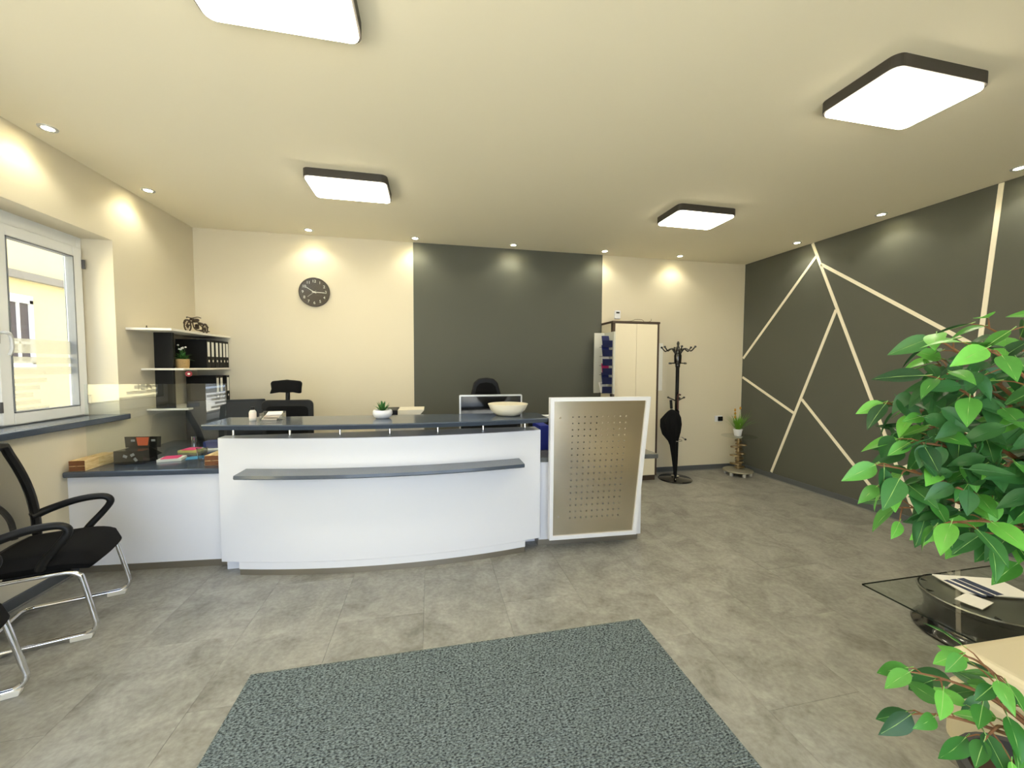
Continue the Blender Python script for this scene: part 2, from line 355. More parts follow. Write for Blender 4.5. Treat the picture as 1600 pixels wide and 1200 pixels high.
# left windows
def left_window(nm, y0, y1, casements, label, handle_y, lettering=False, WZ0=WZ0):
    e = bpy.data.objects.new(nm, None); COL.objects.link(e); struct(e, label, 'window')
    X = LX-.22; z0, z1 = WZ0, WZ1
    f = MB()      # outer frame
    f.box(X-.04, X+.01, y0, y0+.05, z0, z1).box(X-.04, X+.01, y1-.05, y1, z0, z1)
    f.box(X-.04, X+.01, y0+.05, y1-.05, z0, z0+.05).box(X-.04, X+.01, y0+.05, y1-.05, z1-.10, z1)
    f.build('window_frame', PVC, e, .004)
    for (a, b) in casements:
        s = MB(); c0, c1 = z0+.04, z1-.09; fw = .075
        s.box(X-.03, X+.035, a, a+fw, c0, c1).box(X-.03, X+.035, b-fw, b, c0, c1)
        s.box(X-.03, X+.035, a+fw, b-fw, c0, c0+fw).box(X-.03, X+.035, a+fw, b-fw, c1-fw, c1)
        so_ = s.build('casement', PVC, e, .006)
        g = MB()
        for q in ((a+fw, a+fw+.008, c0+fw, c1-fw), (b-fw-.008, b-fw, c0+fw, c1-fw)): g.box(X-.012, X+.037, q[0], q[1], q[2], q[3])
        for q in ((c0+fw, c0+fw+.008), (c1-fw-.008, c1-fw)): g.box(X-.012, X+.037, a+fw, b-fw, q[0], q[1])
        g.build('gasket', mat('gasket_grey', (120,124,130), .5), so_)
        MB().box(X-.006, X+.002, a+fw, b-fw, c0+fw, c1-fw).build('pane', GLASS, so_)
        ga, gb = a+fw+.008, b-fw-.008; L = gb-ga
        # frosted film with clear gaps: rows from the top down
        zt = c0+fw+.50
        rows = ((0, .10, 1), (.125, .045, 1), (.195, .055, 1))
        fz = zt
        for (dz, hh, fr) in rows: MB().box(X-.0075, X-.0066, ga, gb, zt-dz-hh, zt-dz).build('frosted_film', FILM, so_)
        k = 0
        for dz, fr in ((.275,.58), (.325,.47), (.375,.36), (.425,.47), (.475,.6)):
            MB().box(X-.0075, X-.0066, ga, ga+L*fr, max(zt-dz-.03, c0+fw), zt-dz).build('frosted_film', FILM, so_)
        for hz in (c0+.12, c1-.12):
            MB().box(X+.035, X+.05, b-.004, b+.012, hz-.035, hz+.035).build('hinge', mat('hinge_grey', (90,90,92), .4), so_)
        if lettering and a < 2.6:
            Mx = Matrix.Translation((X-.010, 2.28, 1.30)) @ Euler((PI/2, 0, -PI/2)).to_matrix().to_4x4()
            text_obj('lettering', 'IER', .15, mat('letter_grey', (70,70,66), .5), so_, Mx)
            MB().tube(bez([(X-.010,2.12,1.40),(X-.010,2.28,1.44),(X-.010,2.46,1.42)]), .006, 6).build('swoosh', mat('letter_yellow', (214,190,60), .5), so_)
    h = MB().tube(bez([(X+.035,handle_y,1.70),(X+.085,handle_y,1.70),(X+.092,handle_y+.02,1.68),(X+.088,handle_y+.03,1.60),(X+.08,handle_y+.02,1.555)],5), .011, 8)
    h.box(X+.034, X+.043, handle_y-.016, handle_y+.016, 1.63, 1.78)
    h.build('window_handle', SILVER, e)
    sl_ = MB().box(X+.0105, LX+.001, y0+.001, y1-.001, WZ0+.0006, WZ0+.032)
    sl_.build('window_sill', STONE, e, .004)
left_window('window_1', WIN[0][0], WIN[0][1], ((2.02, 3.07), (3.09, 3.73)), 'white framed left window above the desk with frosted stripe film', 3.08, True)
left_window('window_2', WIN[1][0], WIN[1][1], ((.66, 1.66),), 'white framed left window nearest the entrance', 1.62, False, W2Z)
# dark stone ledge under the left windows (in front of the wall)
tr1 = MB().box(LX, LX+.055, 1.93, 3.80, WZ0-.012, WZ0+.0318)
struct(tr1.build('trim_1', STONE, None, .005), 'dark stone window ledge along the left wall', 'ledge')

# baseboards
def baseboard(nm, x0, x1, y0, y1, label, lip):
    b = struct(MB().box(x0, x1, y0, y1, 0, .075).build(nm, BASEM, None, .004), label, 'baseboard')
    MB().box(*lip, 0, .010).build('lip', BASEL, b)
baseboard('baseboard_back', LX, RX, BY-.014, BY, 'grey baseboard along the back wall', (LX, RX, BY-.024, BY-.012))
baseboard('baseboard_right', RX-.014, RX, FY, BY-.014, 'grey baseboard under the striped right wall', (RX-.024, RX-.012, FY, BY-.024))
baseboard('baseboard_left', LX, LX+.014, FY, BY-.014, 'grey baseboard along the left wall', (LX+.012, LX+.024, FY, BY-.024))

up_ = MB().box(LX-T, RX+T, FY-T, BY+T+.02, H+.26, 16.0).box(LX-T, RX+T, BY+T+.02, 24, -.2, 16.0)  # unseen mass added to keep sun and sky light out of the lane
struct(up_.build('light_blocker', mat('blocker_render', (214,206,190), .9)), 'unseen added upper storeys that shade the lane', 'storey')
# outside: neighbour building across the lane, pavement
pv = MB().box(-30, LX-T, -20, 40, -.35, -.15).box(LX-T, 30, -25, FY-T, -.35, -.15)
struct(pv.build('ground', mat('pavement', (196,192,184), .9)), 'pale pavement outside the windows', 'pavement')
nb = thing('neighbour_building', 'cream rendered building across the lane seen through the left window', 'building', (-9,11,-.15))
CREAM = mat('cream_render', (240,226,178), .9)
MB().box(-3, 0, -22, 22, 0, 3.55).box(-3, 0, -22, 22, 3.72, 8).build('wall', CREAM, nb)
MB().box(-3, .12, -22, 22, 3.55, 3.72).build('cornice', mat('cornice_grey', (150,146,140), .8), nb)
for yy in (-9.5, -6.2, -2.9, -.45, 2.9, 6.2):
    f = MB()
    a, b, z0, z1 = yy-.5, yy+.5, 1.65, 3.1
    f.box(-.02,.05,a,a+.08,z0,z1).box(-.02,.05,b-.08,b,z0,z1).box(-.02,.05,a,b,z0-.1,z0+.06).box(-.02,.05,a,b,z1-.08,z1+.1).box(-.02,.04,yy+.15,yy+.2,z0,z1).box(-.02,.04,a,b,2.1,2.16)
    fo = f.build('window_frame', PVC, nb)
    MB().box(-.02, .01, a+.08, b-.08, z0, z1).build('pane', mat('dark_pane', (84,78,88), .15), fo)

# ================================================================== CEILING LIGHTS
DIFF = mat('lamp_diffuser', lin=LAMPCOL, rough=.5, emit=LAMP)
HOUS = mat('lamp_housing', (58,54,50), .5)
def panel_lamp(x, y, label, rz=0):
    t = thing('ceiling_lamp', label, 'lamp', (x, y, H), rz, 'rectangular ceiling lamps')
    MB().prism(rrect(.61, .385, .045), -.060, 0).build('housing', HOUS, t)
    MB().prism(rrect(.59, .365, .04), -.072, -.058).build('diffuser', DIFF, t, .006)
panel_lamp(-.63, 3.405, 'rectangular black rimmed ceiling lamp above the left end of the curved counter')
panel_lamp(2.52, 3.375, 'rectangular black rimmed ceiling lamp nearest the wardrobe')
panel_lamp(2.46, 1.66, 'rectangular black rimmed ceiling lamp above the ficus tree')
panel_lamp(-.59, 1.69, 'rectangular ceiling lamp cut off by the top edge of the photo')
SPOTE = mat('spot_lens', lin=SPOTCOL, rough=.4, emit=60)
def downlight(x, y, label):
    t = thing('downlight', label, 'spotlight', (x, y, H), 0, 'recessed ceiling downlights')
    MB().lathe([(.028,-.002),(.030,-.006),(.045,-.006),(.048,0),(.028,0)], 24).build('ring', SILVER, t)
    MB().lathe([(.0001,-.003),(.028,-.003)], 20).build('lens', SPOTE, t)
    l = bpy.data.lights.new('downlight_beam', 'SPOT'); l.energy = SPOT; l.color = SPOTCOL; l.spot_size = math.radians(125); l.spot_blend = .5; l.shadow_soft_size = .025
    o = bpy.data.objects.new('downlight_beam', l); COL.objects.link(o); o.parent = t; o.location = (0,0,-.012)
for x, y, lb in ((-2.34,3.04,'recessed downlight above the left window'), (-2.34,3.92,'recessed downlight over the left wall beside the window reveal'),
    (-1.30,4.67,'recessed downlight above the wall clock'), (-.17,4.70,'recessed downlight at the left edge of the dark wall field'),
    (1.0,4.70,'recessed downlight over the middle of the dark wall field'), (2.2,4.69,'recessed downlight at the right edge of the dark wall field'),
    (3.28,4.68,'recessed downlight above the coat stand'), (4.28,3.88,'recessed downlight where the wall stripes meet the ceiling'),
    (4.28,3.0,'recessed downlight midway along the striped wall'), (4.28,2.1,'recessed downlight at the right edge of the photo')):
    downlight(x, y, lb)

# ================================================================== RUG
rm = MB(); x0, x1, y0, y1 = -.86, 1.20, .55, 2.02
rm.box(x0, x1, y0, y1, .0005, .005)
nr = 122
for i in range(nr):     # woven ribs
    a = y0+.008+(y1-y0-.016)*i/nr; d = (y1-y0-.016)/nr
    xs = [x0+.006, x1-.006]
    v = []
    for x in xs:
        v += [(x, a+d*.08, .005), (x, a+d*.30, .0078), (x, a+d*.70, .0078), (x, a+d*.92, .005)]
    rm.add(v, ((0,1,5,4),(1,2,6,5),(2,3,7,6)))
tag(rm.build('entrance_mat', rug_mat()), 'large ribbed charcoal entrance mat lying on the floor', 'mat')

# ================================================================== RECEPTION COUNTER
bf = arc3(-1.48, 3.065, -.25, 2.885, .87, 2.985)
rc = thing('reception_counter', 'white curved reception counter body with steel plinth', 'counter', (0,0,0))
N = 40
def arc_solid(f, xa, xb, yback, z0f, z1, n=N):
    m = MB(); k = []
    for i in range(n+1):
        x = xa+(xb-xa)*i/n; yb = yback(x) if callable(yback) else yback; z0 = z0f(x) if callable(z0f) else z0f
        m.v += [(x,f(x),z0),(x,f(x),z1),(x,yb,z1),(x,yb,z0)]
    for i in range(n):
        a = i*4; b = a+4
        for j in range(4):
            m.f.append((a+j, b+j, b+(j+1)%4, a+(j+1)%4)); m.sm.append(j == 0)
    m.f += [(0,1,2,3), (n*4+3,n*4+2,n*4+1,n*4)]; m.sm += [False, False]
    return m
arc_solid(bf, -1.47, .865, 3.16, .095, .985).build('body', WHITE, rc, .003)
arc_solid(bf, -1.345, .735, lambda x: bf(x)+.05, .045, .0952).build('front_lower_edge', WHITE, rc)
arc_solid(lambda x: bf(x)+.006, -1.342, .732, 3.14, .0005, .0452).build('plinth', mat('plinth_steel', lin=(.34,.31,.26), rough=.35, metal=.8), rc)
MB().box(-1.47, .865, 3.14, 3.16, 0, .1).build('back_plinth', WHITE, rc)
sf = lambda x: bf(x)-.19
shm = MB(); n = 30; xa, xb = -1.275, .68
for i in range(n+1):
    t = i/n; xbk = xa+(xb-xa)*t; y_b = bf(xbk)-.0005; xf = (xa+.0)+(xb-.0-xa)*t; yf = sf(xf)
    shm.v += [(xf,yf+.012,.742),(xf,yf,.752),(xf,yf+.006,.770),(xbk,y_b,.770),(xbk,y_b,.742)]
for i in range(n):
    for j in range(5): shm.f.append((i*5+j,(i+1)*5+j,(i+1)*5+(j+1)%5,i*5+(j+1)%5)); shm.sm.append(False)
shm.f += [(0,1,2,3,4),(n*5+4,n*5+3,n*5+2,n*5+1,n*5)]; shm.sm += [False]*2
shm.build('front_shelf', STONE, rc)['label'] = 'narrow blue-grey stone bag shelf across the front'
# raised top slab on stand-offs
tp = thing('counter_top', 'blue-grey stone bar top raised on steel stand-offs over the curved counter', 'counter top', (0,0,0))
ff = arc3(-1.49, 2.925, -.25, 2.752, .87, 2.845)
slab = MB(); n = 40; xa, xb = -1.50, .885
for i in range(n+1):
    t = i/n; x = xa+(xb-xa)*t; yb = 3.30-.05*(x-xa); yf = ff(x)
    slab.v += [(x,yf+.022,1.062),(x,yf,1.092),(x,yf+.004,1.100),(x,yb,1.100),(x,yb,1.062)]
for i in range(n):
    for j in range(5): slab.f.append((i*5+j,(i+1)*5+j,(i+1)*5+(j+1)%5,i*5+(j+1)%5)); slab.sm.append(False)
slab.f += [(0,1,2,3,4),(n*5+4,n*5+3,n*5+2,n*5+1,n*5)]; slab.sm += [False]*2
slab.build('slab', STONE, tp)
for x in (-1.40,-1.0,-.65,-.30,.05,.40,.75):
    MB().lathe([(.011,.9852),(.011,.990),(.008,.991),(.008,1.058),(.011,1.059),(.011,1.0625)], 14, Matrix.Translation((x, bf(x)+.085, 0))).build('standoff', CHROME, tp)
# left desk with worktop
ld = thing('side_desk', 'low white desk front between the left wall and the curved counter', 'desk', (0,0,0))
MB().prism([(LX+.002,3.27),(-1.472,3.185),(-1.472,3.225),(LX+.002,3.31)], .06, .708).build('front_panel', WHITE, ld)
MB().prism([(LX+.03,3.29),(-1.472,3.205),(-1.472,3.23),(LX+.03,3.315)], .0005, .0605).build('plinth', MATS['plinth_steel'], ld)
MB().box(LX+.002, LX+.03, 3.32, 4.40, .0, .708).build('side_panel', WHITE, ld)
wt = MB().prism([(LX+.003,3.225),(-1.474,3.14),(-1.474,3.17),(-1.0,3.17),(.868,3.17),(.868,3.72),(-1.3,3.72),(-1.6,4.0),(-1.72,4.42),(LX+.003,4.42)], .709, .75)
tag(wt.build('desk_worktop', STONE, None, .012, 3), 'dark stone desk worktop running behind the curved counter', 'worktop')
# right desk with worktop
rd = thing('end_desk', 'low white desk front at the right end of the counter', 'desk', (0,0,0))
MB().prism([(.868,3.035),(1.765,2.975),(1.765,3.58),(.868,3.58)], .055, .708).build('body', WHITE, rd, .003)
MB().prism([(.868,3.055),(1.745,2.995),(1.745,3.56),(.868,3.56)], .0005, .056).build('plinth', MATS['plinth_steel'], rd)
tag(MB().prism([(.870,3.015),(1.91,2.955),(1.91,3.62),(.870,3.62)], .709, .75).build('end_worktop', mat('grey_stone', (92,94,92), .2, noise=.15, nscale=240), None, .010, 3), 'grey stone worktop on the right end desk', 'worktop')
# perforated steel panel
pp = thing('steel_panel', 'white framed perforated steel screen in front of the right end desk', 'panel', (0,0,0))
def PX(u, v):   # panel coords: u 0..1, v 0..1 -> world on its plane
    z = .098+(1.248-.098)*v; xr = 1.672+(1.783-1.672)*v; x = .925+(xr-.925)*u
    return Vector((x, 2.962-.030*u-.0*v, z))
fr = MB(); fw = .030; th = Vector((0,.028,0)); off = Vector((0,-.028,0))
outer = [PX(0,0),PX(1,0),PX(1,1),PX(0,1)]; inner = [PX(.036,.026),PX(.958,.026),PX(.962,.974),PX(.036,.974)]
for i in range(4):
    j = (i+1)%4; P = [outer[i],outer[j],inner[j],inner[i]]
    fr.add([p+off-Vector((0,.02,0)) for p in P]+[p+Vector((0,.0,0))+off*.0 for p in P], ((0,1,2,3),(7,6,5,4),(0,4,5,1),(2,6,7,3)))
fr.build('panel_frame', WHITE, pp)
sh = MB(); NU, NV = 10, 17
us = [.036]+[.195+(.80-.195)*i/NU for i in range(NU+1)]+[.960]; vsz = [.026]+[.125+(.885-.125)*i/NV for i in range(NV+1)]+[.974]
so2 = Vector((0,-.034,0))
for i in range(len(us)-1):
    for j in range(len(vsz)-1):
        c = [PX(us[i],vsz[j])+so2,PX(us[i+1],vsz[j])+so2,PX(us[i+1],vsz[j+1])+so2,PX(us[i],vsz[j+1])+so2]
        if 0 < i <= NU and 0 < j <= NV:
            ctr = sum(c, Vector())/4; q = []
            mids = [c[0],(c[0]+c[1])/2,c[1],(c[1]+c[2])/2,c[2],(c[2]+c[3])/2,c[3],(c[3]+c[0])/2]
            ex = (c[1]-c[0]).normalized(); ez = (c[3]-c[0]).normalized(); r = .0058
            ring = [ctr + ex*r*math.cos(a)+ez*r*math.sin(a) for a in [math.radians(225+45*k) for k in range(8)]]
            sh.add(mids+ring, [(k,(k+1)%8,8+(k+1)%8,8+k) for k in range(8)])
        else: sh.add(c, ((0,1,2,3),))
so3 = sh.build('perforated_sheet', STEEL, pp); sd = so3.modifiers.new('solid', 'SOLIDIFY'); sd.thickness = .003; sd.offset = 0
for vv in (.16, .86):
    MB().tube([PX(.10,vv)+Vector((0,-.037,0)), PX(.10,vv)+Vector((0,.06 if vv < .5 else .03,0))], .009).build('fixing', CHROME, pp)

# ================================================================== ITEMS ON THE BAR TOP
def blade(m, base, dirv, L, wd, bend=.3, n=5, up=Vector((0,0,1))):
    d = Vector(dirv).normalized(); side = d.cross(up)
    if side.length < 1e-3: side = Vector((1,0,0))
    side.normalize(); nrm = side.cross(d); k = len(m.v); p = Vector(base)
    for i in range(n+1):
        t = i/n; ww = wd*(math.sin(PI*(.18+.82*t)) if t < 1 else .02)
        q = p + d*L*t - up*(bend*L*t*t)
        m.v += [tuple(q-side*ww/2), tuple(q+nrm*ww*.12), tuple(q+side*ww/2)]
    for i in range(n):
        a = k+i*3
        m.f += [(a,a+1,a+4,a+3),(a+1,a+2,a+5,a+4)]; m.sm += [True,True]
pt = thing('succulent_pot', 'small green succulent in a round white pot on the bar top', 'plant', (-.36, 3.06, 1.1005))
MB().lathe([(.045,0),(.062,.012),(.072,.035),(.070,.055),(.064,.063),(.058,.060),(.060,.045),(.0001,.042)]).build('pot', WHITE, pt)
MB().lathe([(.058,.050),(.0001,.054)]).build('soil', mat('soil', (70,50,36), .9), pt)
for i in range(16):
    a = i*2.399; el = .35+.07*i; m = MB(); blade(m, (0,0,.05), (math.cos(a)*math.cos(el), math.sin(a)*math.cos(el), math.sin(el)), .085, .024, .0)
    m.build('leaf', SUCC, pt)
bo = thing('bowl', 'wide cream bowl with amber inside on the right end of the bar top', 'bowl', (.61, 3.06, 1.1005))
MB().lathe([(.075,0),(.10,.008),(.140,.045),(.160,.088),(.162,.094),(.158,.094)], 40).build('outside', mat('cream_glaze', (236,228,206), .35), bo)
MB().lathe([(.158,.0935),(.136,.046),(.095,.014),(.0001,.010)], 40).build('inside', mat('amber_glaze', (214,170,92), .3), bo)
bt = thing('sanitizer_bottle', 'small clear bottle with black cap on the bar top', 'bottle', (-1.26, 3.10, 1.1005))
MB().lathe([(.021,0),(.023,.004),(.023,.062),(.016,.072),(.012,.076)], 20).build('bottle_body', mat('bottle_clear', (208,206,200), .1), bt)
MB().lathe([(.013,.075),(.013,.098),(.0001,.098)], 20).build('cap', BLACKP, bt)
MB().lathe([(.0234,.014),(.0234,.056)], 20).build('bottle_label', mat('bottle_label', (226,214,204), .7), bt)
ch = thing('card_holder', 'clear acrylic holder with business cards on the bar top', 'card holder', (-1.13, 3.10, 1.1005))
ACR = glass_mat('acrylic', (.90,.92,.93), 1.49, 3)
MB().box(-.075,.075,-.04,.04,0,.006).box(-.075,.075,-.040,-.036,.006,.034).box(-.075,.075,.036,.040,.006,.06).box(-.075,-.071,-.036,.036,.006,.05).box(.071,.075,-.036,.036,.006,.05).build('tray', ACR, ch)
for i in range(3):
    cobj = MB().box(-.048,.048,-.028,.028,0,.010).build('business_cards', mat('card%d' % i, ((222,206,190),(190,168,150),(230,226,222))[i], .6), ch)
    cobj.location = (-.012+.012*i, -.008+.008*i, .008+.017*i); cobj.rotation_euler = (.25, 0, .05*i)

# ================================================================== LEFT DESK: SHIELD AND ITEMS
gs = thing('glass_shield', 'clear glass screen standing on the left desk in two wooden blocks', 'screen', (0,0,0))
MB().box(-2.45, -1.545, 3.357, 3.363, .765, 1.355).build('pane', SHIELDG, gs)
def block(xc, label):
    b = thing('wooden_block', label, 'block', (xc, 3.36, .7503), 0, 'wooden blocks holding the glass screen')
    MB().box(-.048,.048,-.115,.165,.0,.010).box(-.048,-.006,-.115,.165,.010,.075).box(.006,.048,-.115,.165,.010,.075).build('block', WOODL, b, .002)
    MB().box(-.046,.046,-.1165,-.1145,.002,.034).box(-.046,.046,-.1165,-.1145,.038,.073).build('end_grain', mat('burnt_end', (112,66,30), .6, noise=.4, nscale=60), b)
b1 = block(-2.43, 'pale wooden block holding the left end of the glass screen')
b2 = block(-1.60, 'pale wooden block holding the right end of the glass screen')
bx = thing('pen_box', 'black printed cardboard display box with orange inside on the left desk', 'box', (-2.22, 3.47, .7503), -.1)
GB = mat('gloss_black_card', (12,12,13), .25)
MB().box(-.10,.10,-.07,.07,0,.10).build('box_body', GB, bx, .002)
m = MB().prism([(-.125,.10),(.125,.10),(.13,.185),(-.13,.185)], .066, .070, 'y'); m.build('header_card', GB, bx)
MB().prism([(-.035,.115),(.035,.115),(.045,.18),(-.045,.18)], .0630, .0655, 'y').build('orange_print', mat('orange_print', (206,84,34), .5), bx)
MB().prism([(.10,.03),(.20,.07),(.11,.125)], -.02, -.016, 'y').build('side_flap', GB, bx)
for x, z, r in ((-.07,.155,0),(.075,.155,0),(-.02,.06,.4),(.03,.07,-.5),(.05,.035,.9)):
    MB().box(-.014,.014,-.0716,-.0701,-.010,.010, Matrix.Translation((x,0,z)) @ Matrix.Rotation(r,4,'Y')).build('print_mark', mat('print_grey', (150,150,148), .4), bx) if z < .1 else MB().box(x-.014,x+.014,.0645,.0658,z-.008,z+.008).build('print_mark', mat('print_grey', (150,150,148), .4), bx)
PINK = mat('pink_note', (240,70,130), .7); YEL = mat('yellow_note', (214,206,120), .7)
for i, (x, y, r, lb, under) in enumerate(((-2.0,3.50,.2,'pink sticky notes on white pad beside the black box',PAPER), (-2.03,3.82,-.15,'pink sticky notes on yellow pad further back on the left desk',YEL))):
    n_ = thing('sticky_notes', lb, 'notes', (x, y, .7503), r)
    MB().box(-.075,.075,-.06,.06,0,.018).build('pad', under, n_); MB().box(-.055,.05,-.05,.05,.0182,.024).build('top_note', PINK, n_)
cu = thing('plastic_cup', 'clear plastic cup beside the right wooden block', 'cup', (-1.75, 3.42, .7503))
MB().lathe([(.026,0),(.036,.10),(.038,.10),(.038,.103),(.035,.103),(.025,.003),(.0001,.003)], 20).build('cup', ACR, cu)
bc = thing('blue_leaflet', 'blue leaflet lying behind the clear plastic cup', 'leaflet', (-1.84, 3.55, .7503), .4)
MB().box(-.08,.06,-.05,.05,0,.004).build('leaflet', mat('blue_print', (70,150,200), .5), bc)
bb = thing('blue_box', 'dark blue printed box with white card on the back of the left desk', 'box', (-1.84, 3.92, .7503), .1)
MB().box(-.13,.10,-.05,.05,0,.07).build('box_body', mat('navy_card', (34,48,110), .4), bb); MB().box(-.12,.14,-.075,-.055,0,.012).build('card', PAPER, bb)
tag(MB().box(-.10,.10,-.06,.06,0,.035).build('red_book', mat('maroon', (96,34,34), .5), None, .002, M=Matrix.Translation((-1.62,3.62,.7503))), 'maroon book lying behind the right wooden block', 'book')
pc = thing('pen_pot', 'small steel pen pot on the back of the left desk', 'pot', (-2.16, 4.10, .7503))
MB().lathe([(.022,0),(.022,.085),(.020,.085),(.020,.004),(.0001,.004)], 18).build('pot', CHROME, pc)

# monitors and items behind the bar
def monitor(loc, rz, w_, h_, z0, framem, panelm, label, stand=True, fw=.014):
    t = thing('computer_monitor', label, 'monitor', loc, rz)
    z1 = z0+h_
    MB().prism(rrect(w_, h_, .012, 4, 0, z0+h_/2), -.012, .016, 'y').build('monitor_frame', framem, t)
    MB().box(-w_/2+fw, w_/2-fw, -.0135, -.0115, z0+fw, z1-fw).build('monitor_panel', panelm, t)
    MB().box(-.03,.03,.016,.03,.012,z0+h_*.5).build('stand_neck', framem, t); MB().prism(rrect(.24,.18,.03,4,0,.02), 0, .012).build('stand_foot', framem, t)
    return t
SCR = mat('black_screen', (16,16,17), .12)
monitor((.54, 3.50, .7503), 0, .58, .37, .115, SILVER, SCR, 'silver framed monitor with black screen behind the cream bowl')
monitor((-1.93, 4.22, .7503), .25, .62, .36, .05, BLACKP, mat('monitor_back', (11,11,11), .55), 'black monitor under the wall shelf behind the glass screen', fw=.02)
pr = thing('printer', 'low white printer with dark lid behind the succulent pot', 'printer', (-.26, 3.50, .7503))
MB().box(-.20,.20,-.13,.15,0,.30).build('printer_body', mat('printer_white', (214,212,204), .5), pr, .012)
MB().box(-.19,-.02,-.12,.14,.3002,.372).build('dark_lid', BLACKP, pr, .006); MB().prism([(-.015,.3002),(.14,.3002),(.20,.365),(.20,.372),(-.015,.372)], -.12, .14, 'y').build('paper_tray', mat('tray_cream', (210,204,186), .5), pr)
# low black sideboard in the rear left corner
sb = thing('sideboard', 'low black sideboard against the back wall behind the left desk', 'sideboard', (-1.95, 4.64, 0))
MB().box(-.45,.45,-.20,.20,.06,1.055).build('carcass', BLACKB, sb, .003)
MB().box(-.47,.47,-.22,.21,1.0552,1.078).build('top_board', BLACKB, sb, .002)
MB().box(-.43,.43,-.18,.20,0,.0602).build('plinth', BLACKB, sb)
for s_ in (-1,1):
    d = MB().box(min(0,s_*.445)+.002,max(0,s_*.445)-.002,-.219,-.2002,.065,1.05).build('door', BLACKB, sb); MB().tube([(s_*.05,-.219,.55),(s_*.05,-.236,.55),(s_*.05,-.236,.68),(s_*.05,-.219,.68)], .005, 8).build('handle', CHROME, d)
# blue folder and shelf seen in the gap beside the steel panel
tag(MB().box(-.045,.045,-.12,.12,0,.22).build('blue_folder', mat('blue_folder', (24,40,140), .45), None, .004, M=Matrix.Translation((.985,3.40,.7503))), 'blue folder standing on the right desk beside the steel panel', 'folder')
ob = thing('desk_organizer', 'black desk organizer with white top behind the blue folder', 'organizer', (1.02, 3.54, .7503))
MB().box(-.10,.16,-.018,.07,0,.25).build('organizer_body', BLACKP, ob, .003); MB().box(-.11,.17,-.02,.07,.2502,.275).build('white_top', WHITE, ob, .003)
kb = thing('paper_bag', 'brown kraft paper bag on the right end worktop', 'bag', (1.82, 3.14, .7503), -.15)
m = MB(); m.add([(-.05,-.03,0),(.05,-.03,0),(.05,.03,0),(-.05,.03,0),(-.05,-.02,.14),(.045,-.02,.14),(.045,.02,.14),(-.05,.02,.14),(-.05,-.012,.26),(.075,-.012,.27),(.075,.006,.27),(-.05,.006,.26)],
    ((3,2,1,0),(0,1,5,4),(1,2,6,5),(2,3,7,6),(3,0,4,7),(4,5,9,8),(5,6,10,9),(6,7,11,10),(7,4,8,11)))
m.build('bag', mat('kraft', (196,150,98), .8, noise=.12, nscale=30), kb)

# ================================================================== WALL CLOCK
ck = thing('wall_clock', 'round dark grey wall clock with white numerals on the cream back wall', 'clock', (-1.30, BY, 2.335))
MY = Euler((PI/2,0,0)).to_matrix().to_4x4()
MB().lathe([(.0001,.002),(.155,.002),(.165,.012),(.165,.030),(.158,.034),(.150,.028)], 48, MY).build('case', mat('clock_rim', (74,68,62), .35), ck)
MB().lathe([(.0001,.0275),(.151,.0275)], 48, MY).build('dial', mat('clock_dial', (84,88,82), .4), ck)
NUM = mat('numeral_white', (236,236,226), .5)
for i in range(1,13):
    a = math.radians(90-30*i); text_obj('numeral', str(i), .044, NUM, ck, Matrix.Translation((.122*math.cos(a), -.0290, .122*math.sin(a))) @ MY)
def hand(ang, L, wd, nm, yy):
    Mh = Matrix.Translation((0,yy,0)) @ Matrix.Rotation(math.radians(ang), 4, 'Y')
    MB().box(-wd/2, wd/2, -.0006, .0006, -.025, L, Mh).build(nm, NUM, ck)
hand(93, .112, .008, 'hour_hand', -.0305); hand(302, .098, .006, 'minute_hand', -.0318); hand(232, .09, .002, 'second_hand', -.0328)
MB().lathe([(.0001,.0335),(.008,.0335),(.008,.028)], 16, MY).build('pin', NUM, ck)
gl = MB().lathe([(.151,.0338),(.10,.0365),(.05,.038),(.0001,.0385)], 48, MY).build('cover_glass', glass_mat('clock_glass', (.97,.97,.97), 1.5, 1.2), ck)

# ================================================================== WALL SHELF with files, plant, motorcycle
ws = thing('wall_shelf', 'black and white wall shelf hanging in the rear left corner', 'shelf', (0,0,0))
WB = mat('shelf_white', (232,228,216), .45)
SX = LX+.335
MB().box(LX+.002, SX, 3.86, BY-.002, 1.792, 1.812).build('top_board', WB, ws, .002)
MB().box(LX+.002, SX-.005, 4.02, BY-.002, 1.450, 1.467).build('middle_board', WB, ws, .002)
MB().box(LX+.002, SX-.005, 4.07, BY-.002, 1.083, 1.0995).build('bottom_board', WB, ws, .002)
MB().box(LX+.058, LX+.203, 4.10, 4.125, 1.467, 1.792).build('upper_upright', BLACKB, ws, .001)
MB().box(LX+.058, LX+.203, 4.10, 4.125, 1.10, 1.450).build('lower_upright', BLACKB, ws, .001)
def lever_file():
    t = thing('lever_file', 'black lever arch file with white spine label on the upper wall shelf', 'binder', (0,0,0), 0, 'files on the upper wall shelf')
    MB().box(-.27, 0, -.034, .034, .0, .285).build('cover', BLACKB, t, .002)
    MB().box(.0002, .0014, -.020, .020, .115, .262).build('spine_label', PAPER, t)
    MB().lathe([(.010,.0002),(.013,.0002),(.013,.0022),(.010,.0022)], 14, Matrix.Translation((0,0,.07)) @ Euler((0,PI/2,0)).to_matrix().to_4x4()).build('finger_ring', CHROME, t)
    return t
lf = lever_file(); k = 0
